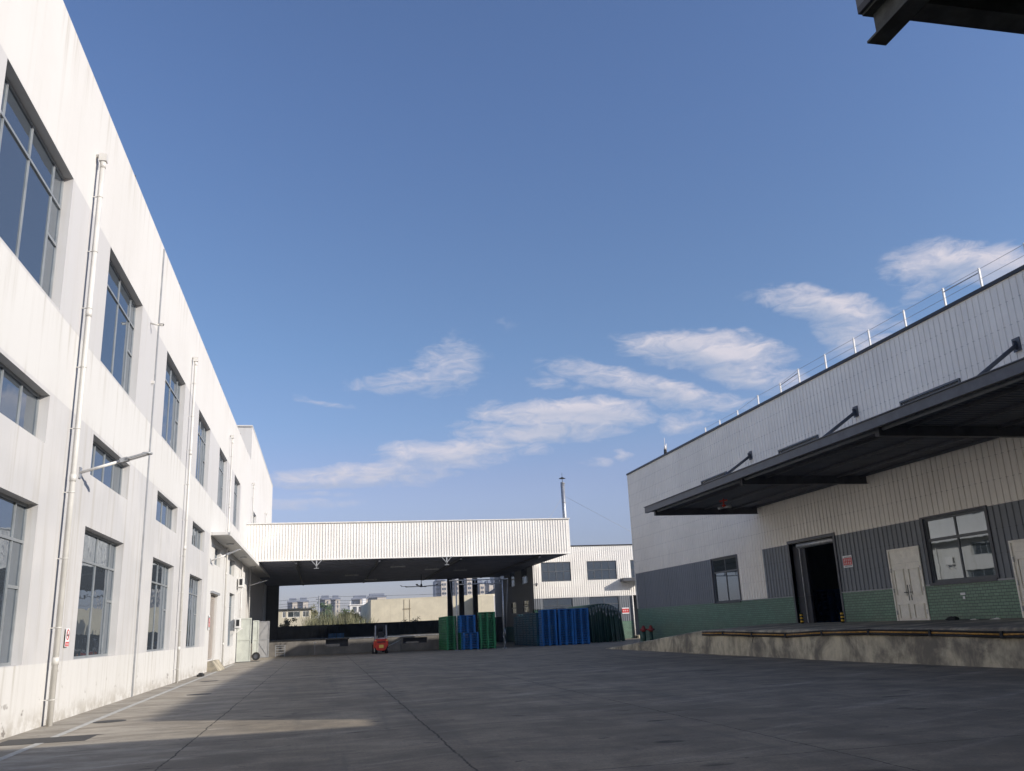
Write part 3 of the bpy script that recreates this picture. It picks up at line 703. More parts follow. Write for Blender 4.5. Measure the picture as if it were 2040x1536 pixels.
# barrier pole beside the forklift
o = thing('barrier_pole', (5.1, 72, 0), 'thin pale pole rising at a slant from beside the red forklift', 'barrier')
s = MB(); s.tube((4.7, 72, .25), (6.15, 72, .9), .035); s.build('pole', 'galv', o); s = MB(); s.tube((6.15, 72, 0), (6.15, 72, .92), .02); s.build('post', 'steel_dark', o)
o = thing('dock_post', (-.55, 73.9, 0), 'thin upright post with a small white cap in front of the dock', 'post')
s = MB(); s.tube((-.55, 73.9, 0), (-.55, 73.9, .95), .018); s.build('shaft', 'steel_grey', o); s = MB(); s.box(-.65, -.45, 73.85, 73.95, .95, 1.0); s.build('cap', 'white_paint', o)

# ------------------------------------------------------------------ grey-and-white two-storey workshop beyond
mb_ = thing('workshop_building', (24, 80, 0), 'two-storey workshop with white ribbed upper wall, grey band and green brick foot beyond the canopy', 'building')
PM = PL(1, 80, -1); PMS = PL(0, 19.15, -1)
mh = [(19.95, 22.85, 5.42, 7.2), (24.42, 27.38, 5.45, 7.2), (19.95, 22.85, 1.62, 3.88), (24.42, 27.38, 1.62, 3.88), (28.8, 31, 5.5, 7.2)]
s = MB(); sheet(s, PM, 19.15, 34, 3.92, 8.62, mh[:2]+mh[4:], .12); ribs(s, PM, 19.2, 34, 3.95, 8.6, mh[:2]+mh[4:], pitch=.21, w=.06, h=.032)
s.build('upper_cladding', 'clad_white', mb_)
s = MB(); sheet(s, PM, 19.15, 28.65, 1.6, 3.92, mh[2:4], .12); ribs(s, PM, 19.2, 28.65, 1.62, 3.9, mh[2:4], pitch=.21, w=.06, h=.032)
sm = [(82.4, 85.1, 5.45, 7.0), (88.05, 90.6, 5.45, 7.0), (82.2, 84.8, 2.75, 3.93), (87.95, 90.4, 2.75, 3.93)]
sheet(s, PMS, 80, 99, 1.5, 8.62, sm, .12); ribs(s, PMS, 80.1, 99, 1.5, 7.2, sm, pitch=.21, w=.06, h=.032); s.build('grey_cladding', 'clad_grey', mb_)
s = MB(); sheet(s, PM, 19.15, 28.65, 0, 1.6); s.face((19.15, 80, 0), (19.15, 99, 0), (19.15, 99, 1.5), (19.15, 80, 1.5)); s.build('brick_foot', 'brick', mb_)
s = MB(); s.box(19.1, 34, 79.93, 80.06, 8.62, 8.72); s.box(19.1, 19.2, 80.06, 99, 8.62, 8.72); s.build('coping', 'cap', mb_)
s = MB(); s.face((19.2, 80.06, 8.5), (34, 80.06, 8.5), (34, 99, 8.5), (19.2, 99, 8.5)); s.box(33.9, 34, 80.1, 99, 0, 8.5); s.box(19.2, 34, 98.9, 99, 0, 8.5); s.build('roof', 'roof', mb_)
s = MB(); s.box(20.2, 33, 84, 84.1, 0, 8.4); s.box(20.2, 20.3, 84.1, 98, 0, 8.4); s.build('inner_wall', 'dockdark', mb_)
for a, b, c, d in mh[:2]: window(PM, a, b, c, d, mb_, [a+(b-a)*k/4 for k in (1, 2, 3)], [c+(d-c)*.52], setback=.05, fw=.07, fm='dark_frame')
window(PM, *mh[4][:4], mb_, [29.5, 30.2], [6.3], setback=.05, fw=.07, fm='dark_frame')
for a, b, c, d in mh[2:4]: window(PM, a, b, c, d, mb_, [a+(b-a)*k/2 for k in (1,)], [c+(d-c)*.7], setback=.05, fw=.07, fm='dark_frame')
for a, b, c, d in sm: window(PMS, a, b, c, d, mb_, [a+(b-a)*k/4 for k in (1, 2, 3)], [c+(d-c)*.5], setback=.05, fw=.07, fm='dark_frame', gm='glass_pale')
s = MB(); s.box(27.7, 30.2, 79.0, 79.99, 5.3, 5.42); s.box(27.66, 30.24, 78.96, 79.0, 5.2, 5.5); s.box(27.66, 27.7, 79.0, 79.99, 5.2, 5.5); s.build('door_canopy', 'steel_dark', mb_)
s = MB(); s.tube((28.72, 79.9, 0), (28.72, 79.9, 3.9), .06); s.build('downpipe', 'white_paint', mb_)
s = MB(); s.box(28.66, 33.9, 83, 83.1, 0, 8.4); s.build('side_wall', 'clad_grey', mb_)
s = MB(); s.box(28.8, 33, 79.2, 82, 0, .25); s.build('door_step', 'dock', mb_)
notice(0, PM, 27.62, 28.3, 2.25, 2.8, 'bar', 'red notice with white characters on the grey wall of the far workshop')
o = thing('round_tank', (29.4, 81.5, 0), 'pale round drum mounted in the passage beside the far workshop', 'tank')
s = MB(); s.tube((29.0, 81.5, 4.5), (30.4, 81.5, 4.5), .42, n=20); s.build('drum', 'cream_paint', o); s = MB(); s.bar((29.3, 81.5, 0), (29.3, 81.5, 4.1), .1, .1); s.bar((30.2, 81.5, 0), (30.2, 81.5, 4.1), .1, .1); s.build('stand', 'steel_dark', o)
# flue with guy wires
o = thing('flue_chimney', (24.25, 86, 8.5), 'tall silver metal flue with a rain cap rising behind the canopy', 'chimney')
s = MB(); s.tube((24.25, 86, 8.5), (24.2, 86, 15.75), .21, n=18); s.build('pipe', 'galv', o)
s = MB()
for z in (10, 12, 13.6, 15.6): s.tube((24.24, 86, z), (24.24, 86, z+.06), .235, n=18)
s.build('bands', 'steel_grey', o)
s = MB(); s.tube((24.2, 86, 16.15), (24.2, 86, 16.32), .36, .03, 18); s.tube((24.2, 86, 15.7), (24.2, 86, 16.2), .03); s.tube((24.2, 86, 16.3), (24.2, 86, 16.75), .018); s.build('rain_cap', 'steel_black', o)
s = MB(); s.tube((24.2, 86, 14.4), (33, 84, 9.0), .012, n=5); s.tube((24.2, 86, 14.4), (20, 84, 8.7), .012, n=5); s.build('guy_wires', 'steel_grey', o)

# camera helper
def cctv(p, d, label, mat='sign_white', wall=None, k=1):
    o = thing('security_camera', p, label, 'security camera'); p = Vector(p); d = Vector(d).normalized()
    s = MB(); s.tube(p, p+Vector(wall or (0, 0, .25)), .03); s.build('mount', mat, o)
    s = MB(); s.tube(p-d*.12*k, p+d*.22*k, .07*k, n=14); s.bar(p-d*.12*k+Vector((0, 0, .08*k)), p+d*.28*k+Vector((0, 0, .08*k)), .17*k, .015*k); s.build('body', mat, o)
    s = MB(); s.tube(p+d*.2*k, p+d*.235*k, .055*k, n=14); s.build('lens', 'black', o)
cctv((19.35, 79.5, 5.15), (-.6, -1, -.5), 'dark security camera on a bracket at the corner of the far workshop', 'steel_dark', (.1, .5, .2))
cctv((-5.35, 28.35, 11.55), (1, -.3, -.1), 'small pale security camera high on the white wall beside the joint strip', 'pipe', (-.3, 0, .05), .5)
s = MB(); s.tube((LX+.0, 21.2, 1.1), (LX+.1, 21.2, 1.1), .05, n=14); tag(s.build('pipe_cap', 'pipe', origin=(LX, 21.2, 1.1)), 'small round cap beside the foot of the nearest downpipe', 'pipe cap')

# ------------------------------------------------------------------ metal warehouse on the right
RX_ = 22.0
rw = thing('metal_warehouse', (RX_, 40, 0), 'long metal-clad warehouse on the right with pale ribbed wall, grey band and green brick foot', 'building')
PR = PL(0, RX_, -1)
H_door = (34.63, 38.45, 1.1, 4.84)
hb = [(25.4, 28.6, 2.47, 4.80)]      # big window by the door
hs = [(44.13, 47.3, 2.37, 4.79)]     # window near the far end
ht = [(44.2, 47.45, 8.35, 9.35), (34.75, 38.2, 8.35, 9.35), (25.45, 28.65, 8.35, 9.33), (16.2, 19.4, 8.35, 9.33)]
d1 = (29.05, 30.97, 1.12, 3.88); d2 = (22.75, 24.57, 1.12, 3.6)
s = MB()
sheet(s, PR, 4.6, 60.2, 4.83, 12.0, ht, .12); ribs(s, PR, 4.6, 60.2, 4.86, 11.96, ht, pitch=.29, w=.055, h=.03)
sheet(s, PR, 41.2, 44.13, 2.37, 4.83); ribs(s, PR, 41.2, 44.13, 2.38, 4.86, pitch=.29, w=.055, h=.03)
s.box(RX_+.001, 60, 60.1, 60.2, 0, 12); s.box(RX_+.001, 60, 4.6, 4.7, 0, 12)
s.build('upper_cladding', 'clad_cream', rw)
s = MB()
sheet(s, PR, 44.13, 60.2, 2.37, 4.83, hs, .12); ribs(s, PR, 47.3, 60.2, 2.38, 4.82, pitch=.29, w=.055, h=.03)
sheet(s, PR, 4.6, 41.2, 2.37, 4.83, hb+[H_door, d1, d2], .12); ribs(s, PR, 4.6, 41.2, 2.38, 4.82, hb+[H_door, d1, d2], pitch=.29, w=.07, h=.035)
s.build('grey_cladding', 'clad_grey', rw)
s = MB(); sheet(s, PL(0, RX_-.03, -1), 4.6, 60.2, 0, 2.37, [H_door, d1, d2], .15); s.face((RX_-.03, 60.2, 0), (RX_+.1, 60.2, 0), (RX_+.1, 60.2, 2.37), (RX_-.03, 60.2, 2.37)); s.build('brick_foot', 'brick', rw)
s = MB(); s.box(RX_-.06, RX_, 38.45, 44, 2.371, 2.40); s.box(RX_-.06, RX_, 31, 34.6, 2.371, 2.41); s.box(RX_-.07, RX_, 24.6, 29, 2.371, 2.43); s.build('brick_ledge', 'steel_grey', rw)
s = MB(); s.box(RX_-.08, RX_+.12, 4.5, 60.3, 12.0, 12.12); s.box(RX_+.12, 60, 60.05, 60.3, 12, 12.12); s.build('roof_cap', 'cap', rw)
s = MB(); s.face((RX_+.12, 4.7, 11.7), (60, 4.7, 11.7), (60, 60, 11.7), (RX_+.12, 60, 11.7)); s.box(59.9, 60, 4.7, 60, 0, 11.7); s.build('roof', 'roof', rw)
s = MB(); s.box(RX_-.05, RX_+.0, 60.14, 60.24, 2.4, 12); s.build('corner_flashing', 'clad_cream', rw)
s = MB(); s.box(31.5, 31.6, 5, 60, 0, 11.6); s.box(RX_+.2, 31.5, 5, 60, 1.08, 1.1); s.build('inner_wall', 'fence', rw)
a, b, c, d = hb[0]; window(PR, a, b, c, d, rw, [a+(b-a)*.5], [c+(d-c)*.66], setback=.04, fw=.1, fm='dark_frame', gm='glass_pale')
s = MB(); PR.box(s, a-.06, b+.1, c-.1, c-.002, 0, .09); PR.box(s, b+.0, b+.12, c, d, 0, .05); PR.box(s, a-.12, a, c, d, 0, .05); PR.box(s, a-.12, b+.12, d, d+.07, 0, .07); s.build('window_surround', 'steel_dark', rw)
a, b, c, d = hs[0]; window(PR, a, b, c, d, rw, [a+(b-a)*.5], [c+(d-c)*.69], setback=.04, fw=.09, fm='dark_frame', gm='glass_pale')
s = MB(); PR.box(s, a-.05, b+.05, c-.06, c-.002, 0, .1); PR.box(s, b, b+.1, c, d, 0, .05); PR.box(s, a-.1, a, c, d, 0, .05); PR.box(s, a-.1, b+.1, d, d+.05, 0, .06); s.build('window_surround', 'steel_dark', rw)
for a, b, c, d in ht:
    window(PR, a, b, c, d, rw, [(a+b)/2], setback=.04, fw=.09, fm='dark_frame', gm='glass_pale')
    s = MB(); PR.box(s, a-.07, a, c, d, 0, .07); PR.box(s, b, b+.07, c, d, 0, .07); PR.box(s, a-.07, b+.07, d, d+.07, 0, .08); s.build('window_surround', 'dark_frame', rw)
# loading doorway with sliding track and open leaf
s = MB(); PR.box(s, 34.5, 34.63, 1.12, 4.84, -.1, .06); PR.box(s, 38.45, 38.58, 1.12, 4.84, -.1, .06); PR.box(s, 34.5, 38.58, 4.84, 4.97, -.1, .06); s.build('doorway_frame', 'steel_dark', rw)
s = MB(); s.tube((RX_+.14, 34.7, 4.68), (RX_+.14, 37.9, 4.68), .13, n=16); s.build('shutter_roll', 'galv', rw)
s = MB(); s.box(RX_+.14, RX_+.24, 37.35, 38.44, 1.12, 4.7); s.box(RX_+.1, RX_+.14, 37.3, 37.4, 1.12, 4.7); s.build('door_leaf', 'steel_black', rw)
for q in (37.72, 34.66): s = MB(); s.box(RX_+.06, RX_+.1, q, q+.04, 1.12, 4.66); s.build('door_track', 'galv', rw)
# cream double doors
def double_door(a, b, c, d, transom, lab):
    fr = MB(); t = .07
    PR.box(fr, a, a+t, c, d, -.05, .07); PR.box(fr, b-t, b, c, d, -.05, .07); PR.box(fr, a+t, b-t, d-t, d, -.05, .07)
    fo = fr.build('door', 'cream_paint', rw); fo['label'] = lab
    m0 = (a+b)/2; top = d-t-(transom or 0)
    if transom:
        q = MB(); PR.box(q, a+t, b-t, top+.01, d-t, -.03, .02)
        for uu in (m0-.15, m0+.15): PR.box(q, uu-.02, uu+.02, top+transom*.5, top+transom*.5+.04, .021, .03)
        PR.box(q, a+t, b-t, top, top+.03, .021, .04); q.build('transom_panel', 'cream_paint', fo)
    for (u0_, u1_) in ((a+t+.003, m0-.004), (m0+.004, b-t-.003)):
        q = MB(); PR.box(q, u0_, u1_, c+.02, top-.003, -.03, .02); Hh = top-c
        for v0_, v1_ in ((.05, .30), (.44, .90)):
            p0, p1, r0_, r1_ = u0_+.14, u1_-.14, c+Hh*v0_, c+Hh*v1_
            for (e0, e1, f0, f1) in ((p0, p1, r0_, r0_+.03), (p0, p1, r1_-.03, r1_), (p0, p0+.03, r0_+.03, r1_-.03), (p1-.03, p1, r0_+.03, r1_-.03)): PR.box(q, e0, e1, f0, f1, .021, .07)
            PR.box(q, p0+.07, p1-.07, r0_+.07, r1_-.07, .021, .05)
        lf = q.build('door_leaf', 'cream_paint', fo)
    for sgn in (-1, 1):
        q = MB(); uu = m0+sgn*.075; zc = c+1.08
        PR.box(q, uu-.022, uu+.022, zc-.3, zc+.28, .021, .03); q.tube(PR.p(uu, zc, .03), PR.p(uu, zc, .08), .014); q.bar(PR.p(uu, zc, .08), PR.p(uu+sgn*.17, zc, .08), .02, .03); q.build('handle', 'rust_beam', fo)
    q = MB()
    for uu in (a+t, b-t):
        for v in (.12, .5, .85): PR.box(q, uu-.02, uu+.02, c+(top-c)*v, c+(top-c)*v+.16, .045, .075)
    q.build('hinges', 'galv', fo)
double_door(*d1, .5, 'cream panelled double door right of the red notice')
double_door(*d2, .3, 'cream panelled door cut by the right edge of the picture')
notice(0, PR, 33.42, 34.1, 3.4, 3.9, 'red', 'red and white notice beside the dark warehouse doorway')
s = MB(); PR.box(s, 27.0, 27.25, 1.98, 2.06, .031, .045); PR.box(s, 27.05, 27.15, 1.84, 1.94, .031, .045); tag(s.build('sticker', 'sign_white', origin=(21.95, 27.1, 1.9)), 'scrap of pale paper stuck on green brick under the big window', 'sticker')
# bollards
def bollard(y, lab):
    o = thing('bollard', (21.55, y, 1.13), lab, 'bollard', 'striped bollards at the warehouse doorway')
    s = MB(); s.tube((21.55, y, 1.13), (21.55, y, 1.58), .07, n=16); s.tube((21.55, y, 1.58), (21.55, y, 1.61), .07, .04, 16); s.build('post', 'black', o)
    for z in (1.2, 1.34, 1.48): s = MB(); s.tube((21.55, y, z), (21.55, y, z+.07), .073, n=16); s.build('stripe', 'tape_yellow', o)
bollard(37.4, 'black and yellow bollard on the left of the dark doorway'); bollard(34.1, 'black and yellow bollard on the right of the dark doorway')
# platform
pt = thing('loading_platform', (17.1, 30, 0), 'stained concrete loading platform with a sloping ramp end along the warehouse', 'platform')
s = MB(); FX = 17.05
ys = [4.6+i*1.06 for i in range(33)]; ys = [y for y in ys if y < 38.5]+[38.5, 39.5, 41, 43, 45, 47, 49, 51, 53]
def zf(y): return 1.03 if y <= 38.5 else max(.02, 1.03-.98*(y-38.5)/14.0)
def zb(y): return 1.16 if y <= 41 else max(.03, 1.16-1.1*(y-41)/17)
random.seed(3)
def fxx(y): return FX + max(0, 27-y)*.075 + .035*math.sin(y*1.7)+.02*math.sin(y*4.1)
for a, b in zip(ys, ys[1:]):
    fa, fb = fxx(a), fxx(b)
    s.face((fa+.06, a, zf(a)), (fb+.06, b, zf(b)), (RX_-.028, b, zb(b)), (RX_-.028, a, zb(a)))
    s.face((fa+.06, a, zf(a)), (fb+.06, b, zf(b)), (fb, b, zf(b)-.04), (fa, a, zf(a)-.04), smooth=True)
    s.face((fa, a, zf(a)-.04), (fb, b, zf(b)-.04), (fb-.02, b, 0), (fa-.02, a, 0))
s.face((FX, 53, 0), (RX_-.03, 59.5, 0), (RX_-.03, 59.5, .06), (RX_-.03, 53, .35), (FX, 53, .02))
s.build('platform_body', 'dock', pt)
# sagging black and yellow edge guard
random.seed(11)
pts = []; y = 4.8; zc = .93
while y < 38.4:
    pts.append((fxx(y)-.075, y, .90+.04*math.sin(y*.55)+random.uniform(-.03, .02))); y += 2.6
pts.append((fxx(38.35)-.075, 38.35, .90))
eg = thing('edge_guard', (FX-.06, 20, .9), 'sagging black and yellow rubber guard strip along the platform edge', 'edge guard')
s = MB(); s.path(pts, .024, 10); s.build('yellow_strip', 'yellow', eg)
s = MB(); s.path([(x+.01, y, z+.055) for x, y, z in pts], .028, 8); s.path([(x+.01, y, z-.06) for x, y, z in pts], .034, 8)
for p in pts[1:-1]: s.box(p[0]-.045, p[0]+.05, p[1]-.05, p[1]+.05, p[2]-.1, p[2]+.09)
s.bar((FX-.08, 33.2, .93), (FX-.08, 33.5, .55), .015, .015); s.build('rubber_strip', 'black', eg)
# litter
def rag(x, y, z, r, mat, lab, name='litter', cat='litter', sq=.35):
    s = MB(); random.seed(int(x*100+y)); n = 9; rings = 4; P = []
    for j in range(rings+1):
        ph = j/rings*math.pi/2; row = []
        for k in range(n):
            t = 2*math.pi*k/n; q = r*(.7+.6*random.random())*math.cos(ph); row.append((x+q*math.cos(t)*1.0, y+q*math.sin(t)*1.6, z+r*sq*math.sin(ph)*(.6+.8*random.random())))
        P.append(row)
    for j in range(rings):
        for k in range(n): s.face(P[j][k], P[j][(k+1) % n], P[j+1][(k+1) % n], P[j+1][k])
    return tag(s.build(name, mat, origin=(x, y, z)), lab, cat)
rag(21.5, 27.3, 1.13, .2, 'black', 'crumpled dark bag on the platform under the big window', 'bag', 'bag', .6)
rag(21.5, 26.2, 1.13, .12, 'cream_paint', 'crumpled pale litter right of the dark bag on the platform'); rag(21.5, 25.2, 1.13, .14, 'cream_paint', 'second crumpled pale litter, nearer the right-hand cream door')
rag(29.2, 78.2, 0, .35, 'black', 'dark heap of sacks by the step of the far workshop', 'sack_heap', 'sacks', .5)

# long canopy on the warehouse
cn = thing('warehouse_canopy', (15.85, 25, 7), 'long dark steel canopy projecting from the warehouse wall above the platform', 'canopy')
cx0 = 15.85
s = MB(); s.box(cx0, cx0+.03, 4.0, 41.3, 6.79, 7.1); s.box(cx0+.03, cx0+.12, 4.0, 41.3, 7.04, 7.1); s.box(cx0+.03, cx0+.14, 4, 41.3, 6.79, 6.82); s.box(cx0-.05, cx0, 4, 41.3, 7.075, 7.1)
s.box(cx0+.12, RX_, 41.27, 41.3, 6.85, 7.1); s.build('gutter_fascia', 'steel_dark', cn)
s = MB(); y = 4.0
prof = []
while y < 41.2:
    for dy, z in ((0, 7.0), (.12, 7.0), (.15, 7.045), (.22, 7.045), (.25, 7.0)):
        prof.append((y+dy, z))
    y += .25
for (y0, z0), (y1, z1) in zip(prof, prof[1:]):
    if y1-y0 < 1e-6 and abs(z1-z0) < 1e-6: continue
    s.face((cx0+.12, y0, z0), (cx0+.12, y1, z1), (RX_-.02, y1, z1), (RX_-.02, y0, z0))
s.box(cx0+.12, RX_-.02, 4.0, 41.27, 7.06, 7.075); s.build('roof_deck', 'deck', cn)
s = MB()
for x in (17.4, 19.0, 20.6, 21.7): s.box(x-.03, x+.03, 4.1, 41.1, 6.90, 6.995)
s.build('purlins', 'steel_dark', cn)
for yb in (41.14, 31.6, 22.6, 13.5, 5.0):
    s = MB(); s.box(16.32, RX_-.04, yb-.1, yb+.1, 6.65, 6.665); s.box(16.32, RX_-.04, yb-.1, yb+.1, 6.985, 6.998); s.box(16.32, RX_-.04, yb-.008, yb+.008, 6.665, 6.985); s.box(16.31, 16.325, yb-.1, yb+.1, 6.65, 6.985); s.build('beam', 'steel_dark', cn)
    s = MB(); s.tube((18.0, yb, 7.08), (RX_-.05, yb, 9.72), .07, n=14); s.box(RX_-.07, RX_-.036, yb-.16, yb+.16, 9.5, 9.95); s.box(RX_-.2, RX_-.07, yb-.02, yb+.02, 9.55, 9.85); s.build('strut', 'steel_dark', cn)
for a, b in ((41.0, 31.72), (31.48, 22.72), (22.48, 13.62), (13.38, 5.12)):
    s = MB(); s.tube((16.45, a, 6.86), (16.45, b, 6.86), .055, n=12); s.build('edge_tube', 'steel_grey', cn)
# orange hanging device
o = thing('hanging_siren', (16.9, 31.5, 6.2), 'orange siren bracket with a small white lamp hanging under the warehouse canopy', 'siren')
o.location = (18.2, 37.2, 6.5); ORG[o.name] = (18.2, 37.2, 6.5)
s = MB(); s.bar((18.2, 37.2, 6.9), (18.2, 37.2, 6.55), .05, .05); s.bar((18.05, 37.3, 6.78), (18.35, 37.1, 6.82), .1, .07); s.tube((18.2, 37.2, 6.5), (18.2, 37.2, 6.6), .06, .1, 12); s.build('bracket', 'red', o)
s = MB(); s.tube((18.2, 37.2, 6.5), (18.45, 37.0, 6.52), .05, .09, 14); s.tube((18.2, 37.2, 6.5), (17.95, 37.35, 6.46), .05, .07, 14); s.build('lamp', 'galv', o)
# roof rail
rl = thing('roof_rail', (RX_+.1, 35, 12.1), 'line of white posts with two wires along the warehouse roof edge', 'railing')
py = [15.2, 17.6, 19.6, 21.6, 23.66, 25.5, 27.78, 30.1, 31.17, 33.42, 35.74, 37.52, 39.85, 42.25, 44.51, 46.46]
for k, y in enumerate(py):
    h = .75 if y < 36 else .55 if y < 41 else .34
    s = MB(); s.box(RX_+.04, RX_+.10, y-.03, y+.03, 12.12, 12.12+h); s.bar((RX_+.1, y-.1, 12.13), (RX_+.45, y+.05, 12.13), .03, .03); s.build('post', 'white_paint', rl)
s = MB(); hs_ = [(RX_+.07, y, 12.12+(.75 if y < 36 else .55 if y < 41 else .34)-.04) for y in py]; s.path(hs_, .008, 5)
s.path([(x, y, 12.12+(z-12.12)*.5) for x, y, z in hs_[:12]], .008, 5); s.build('wire', 'steel_grey', rl)
for q in ((23.66, 12.72, 25.5, 12.72), (35.74, 12.68, 37.52, 12.55)): s = MB(); s.bar((RX_+.07, q[0], q[1]), (RX_+.07, q[2], q[3]), .03, .03); s.build('rail_bar', 'steel_grey', rl)
o = thing('roof_antenna', (RX_+.1, 52.9, 12.1), 'small white roof antenna on the far end of the warehouse roof', 'antenna')
s = MB(); s.tube((RX_+.1, 52.9, 12.12), (RX_+.1, 52.9, 12.45), .12, .09, 14); s.build('base', 'black', o); s = MB(); s.tube((RX_+.1, 52.9, 12.45), (RX_+.1, 52.9, 12.75), .1, .05, 14); s.tube((RX_+.1, 52.9, 12.7), (RX_+.1, 52.9, 13.25), .015); s.tube((RX_+.1, 52.65, 12.45), (RX_+.1, 52.65, 12.8), .02); s.build('dome', 'white_paint', o)
# hydrants
def hydrant(x, y, lab):
    o = thing('fire_hydrant', (x, y, 0), lab, 'fire hydrant', 'hydrants by the warehouse corner')
    s = MB(); s.tube((x, y, 0), (x, y, .85), .13, .11, 16); s.tube((x, y, 0), (x, y, .06), .18, n=16); s.build('barrel', 'tarp', o)
    s = MB(); s.tube((x, y, .85), (x, y, 1.12), .15, .13, 16); s.tube((x, y, 1.12), (x, y, 1.25), .13, .05, 16); s.tube((x-.24, y, .98), (x+.24, y, .98), .06, n=12); s.tube((x, y-.22, .98), (x, y, .98), .07, n=12); s.build('valve_head', 'red_dull', o)
hydrant(20.95, 56.6, 'left red-topped hydrant at the far corner of the warehouse'); hydrant(21.35, 56.3, 'right red-topped hydrant at the far corner of the warehouse')

# ------------------------------------------------------------------ pallets
PH_ = .18
def pallet_mesh(mat):
    s = MB(); w_, d_, h_ = .6, .5, PH_-.002
    for k in range(5): s.box(-w_+.012+k*.24, -w_+.21+k*.24, -d_+.05, d_-.05, h_-.03, h_)
    s.box(-w_, w_, -d_, -d_+.06, h_-.062, h_-.002); s.box(-w_, w_, d_-.06, d_, h_-.062, h_-.002); s.box(-w_, -w_+.05, -d_+.06, d_-.06, h_-.062, h_-.002); s.box(w_-.05, w_, -d_+.06, d_-.06, h_-.062, h_-.002)
    for x in (-w_+.003, -.07, w_-.143):
        for y in (-d_+.003, -.07, d_-.143): s.box(x, x+.14, y, y+.14, .016, h_-.063)
        s.box(x, x+.14, -d_+.004, d_-.004, .0, .0155)
    s.box(-w_+.15, -.08, .26, .3, .01, h_-.063); s.box(.08, w_-.15, .26, .3, .01, h_-.063)
    me = bpy.data.meshes.new('pallet'); me.from_pydata(s.v, [], s.f); me.materials.append(MAT[mat]); return me
PB, PG, PT_ = pallet_mesh('pallet_blue'), pallet_mesh('pallet_green'), pallet_mesh('pallet_teal')
random.seed(5)
ORD = ['topmost', 'second', 'third', 'fourth', 'fifth', 'sixth', 'seventh', 'eighth', 'ninth', 'tenth', 'eleventh', 'twelfth', 'thirteenth', 'fourteenth', 'fifteenth', 'sixteenth', 'seventeenth', 'eighteenth']
def stack(x, y, n, me, col, where, group, jog=None, rz=0, z0=0):
    for k in range(n):
        o = bpy.data.objects.new('pallet', me); COL.objects.link(o)
        dx = 0 if jog is None or k < jog[0] else jog[1]
        o.location = (x+dx+random.uniform(-.012, .012), y+random.uniform(-.015, .015), z0+k*PH_); o.rotation_euler = (0, 0, rz+R(random.uniform(-.5, .5)))
        q = 'topmost of' if k == n-1 else 'lowest of' if k == 0 else ORD[n-1-k]+' from top of'
        tag(o, col+' pallet, '+q+' '+where, 'pallet', group)
for k, x in enumerate((17.15, 18.5, 19.75)):
    stack(x, 67.5, 15, PB, 'blue', 'the %s front stack left of the green tarpaulin' % ('left', 'middle', 'right')[k], 'blue pallets, %s front stack' % ('left', 'middle', 'right')[k])
for k in range(7): stack(17.0+random.uniform(-.02, .02), 68.75+k*1.22, 14 if k < 6 else 13, PT_, 'dark teal', 'the side-row stack %s behind the front stacks' % ORD[k].replace('topmost', 'first'), 'teal pallets in the long side row')
stack(11.0, 67.5, 14, PB, 'blue', 'the lone blue stack inside the gantry frame', 'blue pallets beside the green stack', jog=(7, -.22))
stack(12.3, 67.4, 15, PG, 'green', 'the green stack right of the lone blue one', 'green pallets, front stack')
for k in range(4): stack(9.95, 68.9+k*1.25, 14, PG, 'green', 'the shaded green side stack %s back' % ORD[k].replace('topmost', 'first'), 'green pallets in the side row')

PD_ = pallet_mesh('pallet_navy')
for k, (px_, py_) in enumerate(((25.6, 42.55), (25.6, 41.3))):
    stack(px_, py_, 9, PD_, 'dark blue', 'the %s stack inside the warehouse doorway' % ('left', 'right')[k], 'blue pallets inside the doorway', rz=R(90), z0=1.101)

# white gantry frame
o = thing('gantry_frame', (12.6, 66.3, 0), 'tall white steel gantry frame standing in front of the pallets', 'gantry')
gy = 66.3; gx0, gx1, gz = 9.85, 13.42, 5.08
for x in (gx0, gx1): s = MB(); s.tube((x, gy, 0), (x, gy, gz), .05, n=12); s.box(x-.15, x+.15, gy-.15, gy+.15, 0, .03); s.build('post', 'galv', o)
s = MB(); s.tube((gx0-.5, gy, gz), (gx1+.45, gy, gz), .045); s.tube((gx0, gy, gz-.3), (gx1, gy, gz-.3), .035)
for k in range(4): x = gx0+.5+k*(gx1-gx0-.7)/3; s.tube((x, gy, gz-.3), (x, gy, gz), .03)
s.box(gx1-.12, gx1+.12, gy-.1, gy+.1, gz, gz+.22); s.build('truss', 'galv', o)
s = MB(); s.tube((gx0-.45, gy, gz), (gx0-.05, gy, .6), .015, n=6); s.build('hanging_cable', 'galv', o); s = MB(); s.tube((gx1+.42, gy, gz), (gx1+.14, gy, .9), .015, n=6)
s.path([(gx1+.14, gy, .9), (gx1+.05, gy, 1.4), (gx1-.1, gy-.05, .9), (gx1+.1, gy, .5), (gx1, gy, .1)], .03, 6); s.build('hanging_cable', 'galv', o)

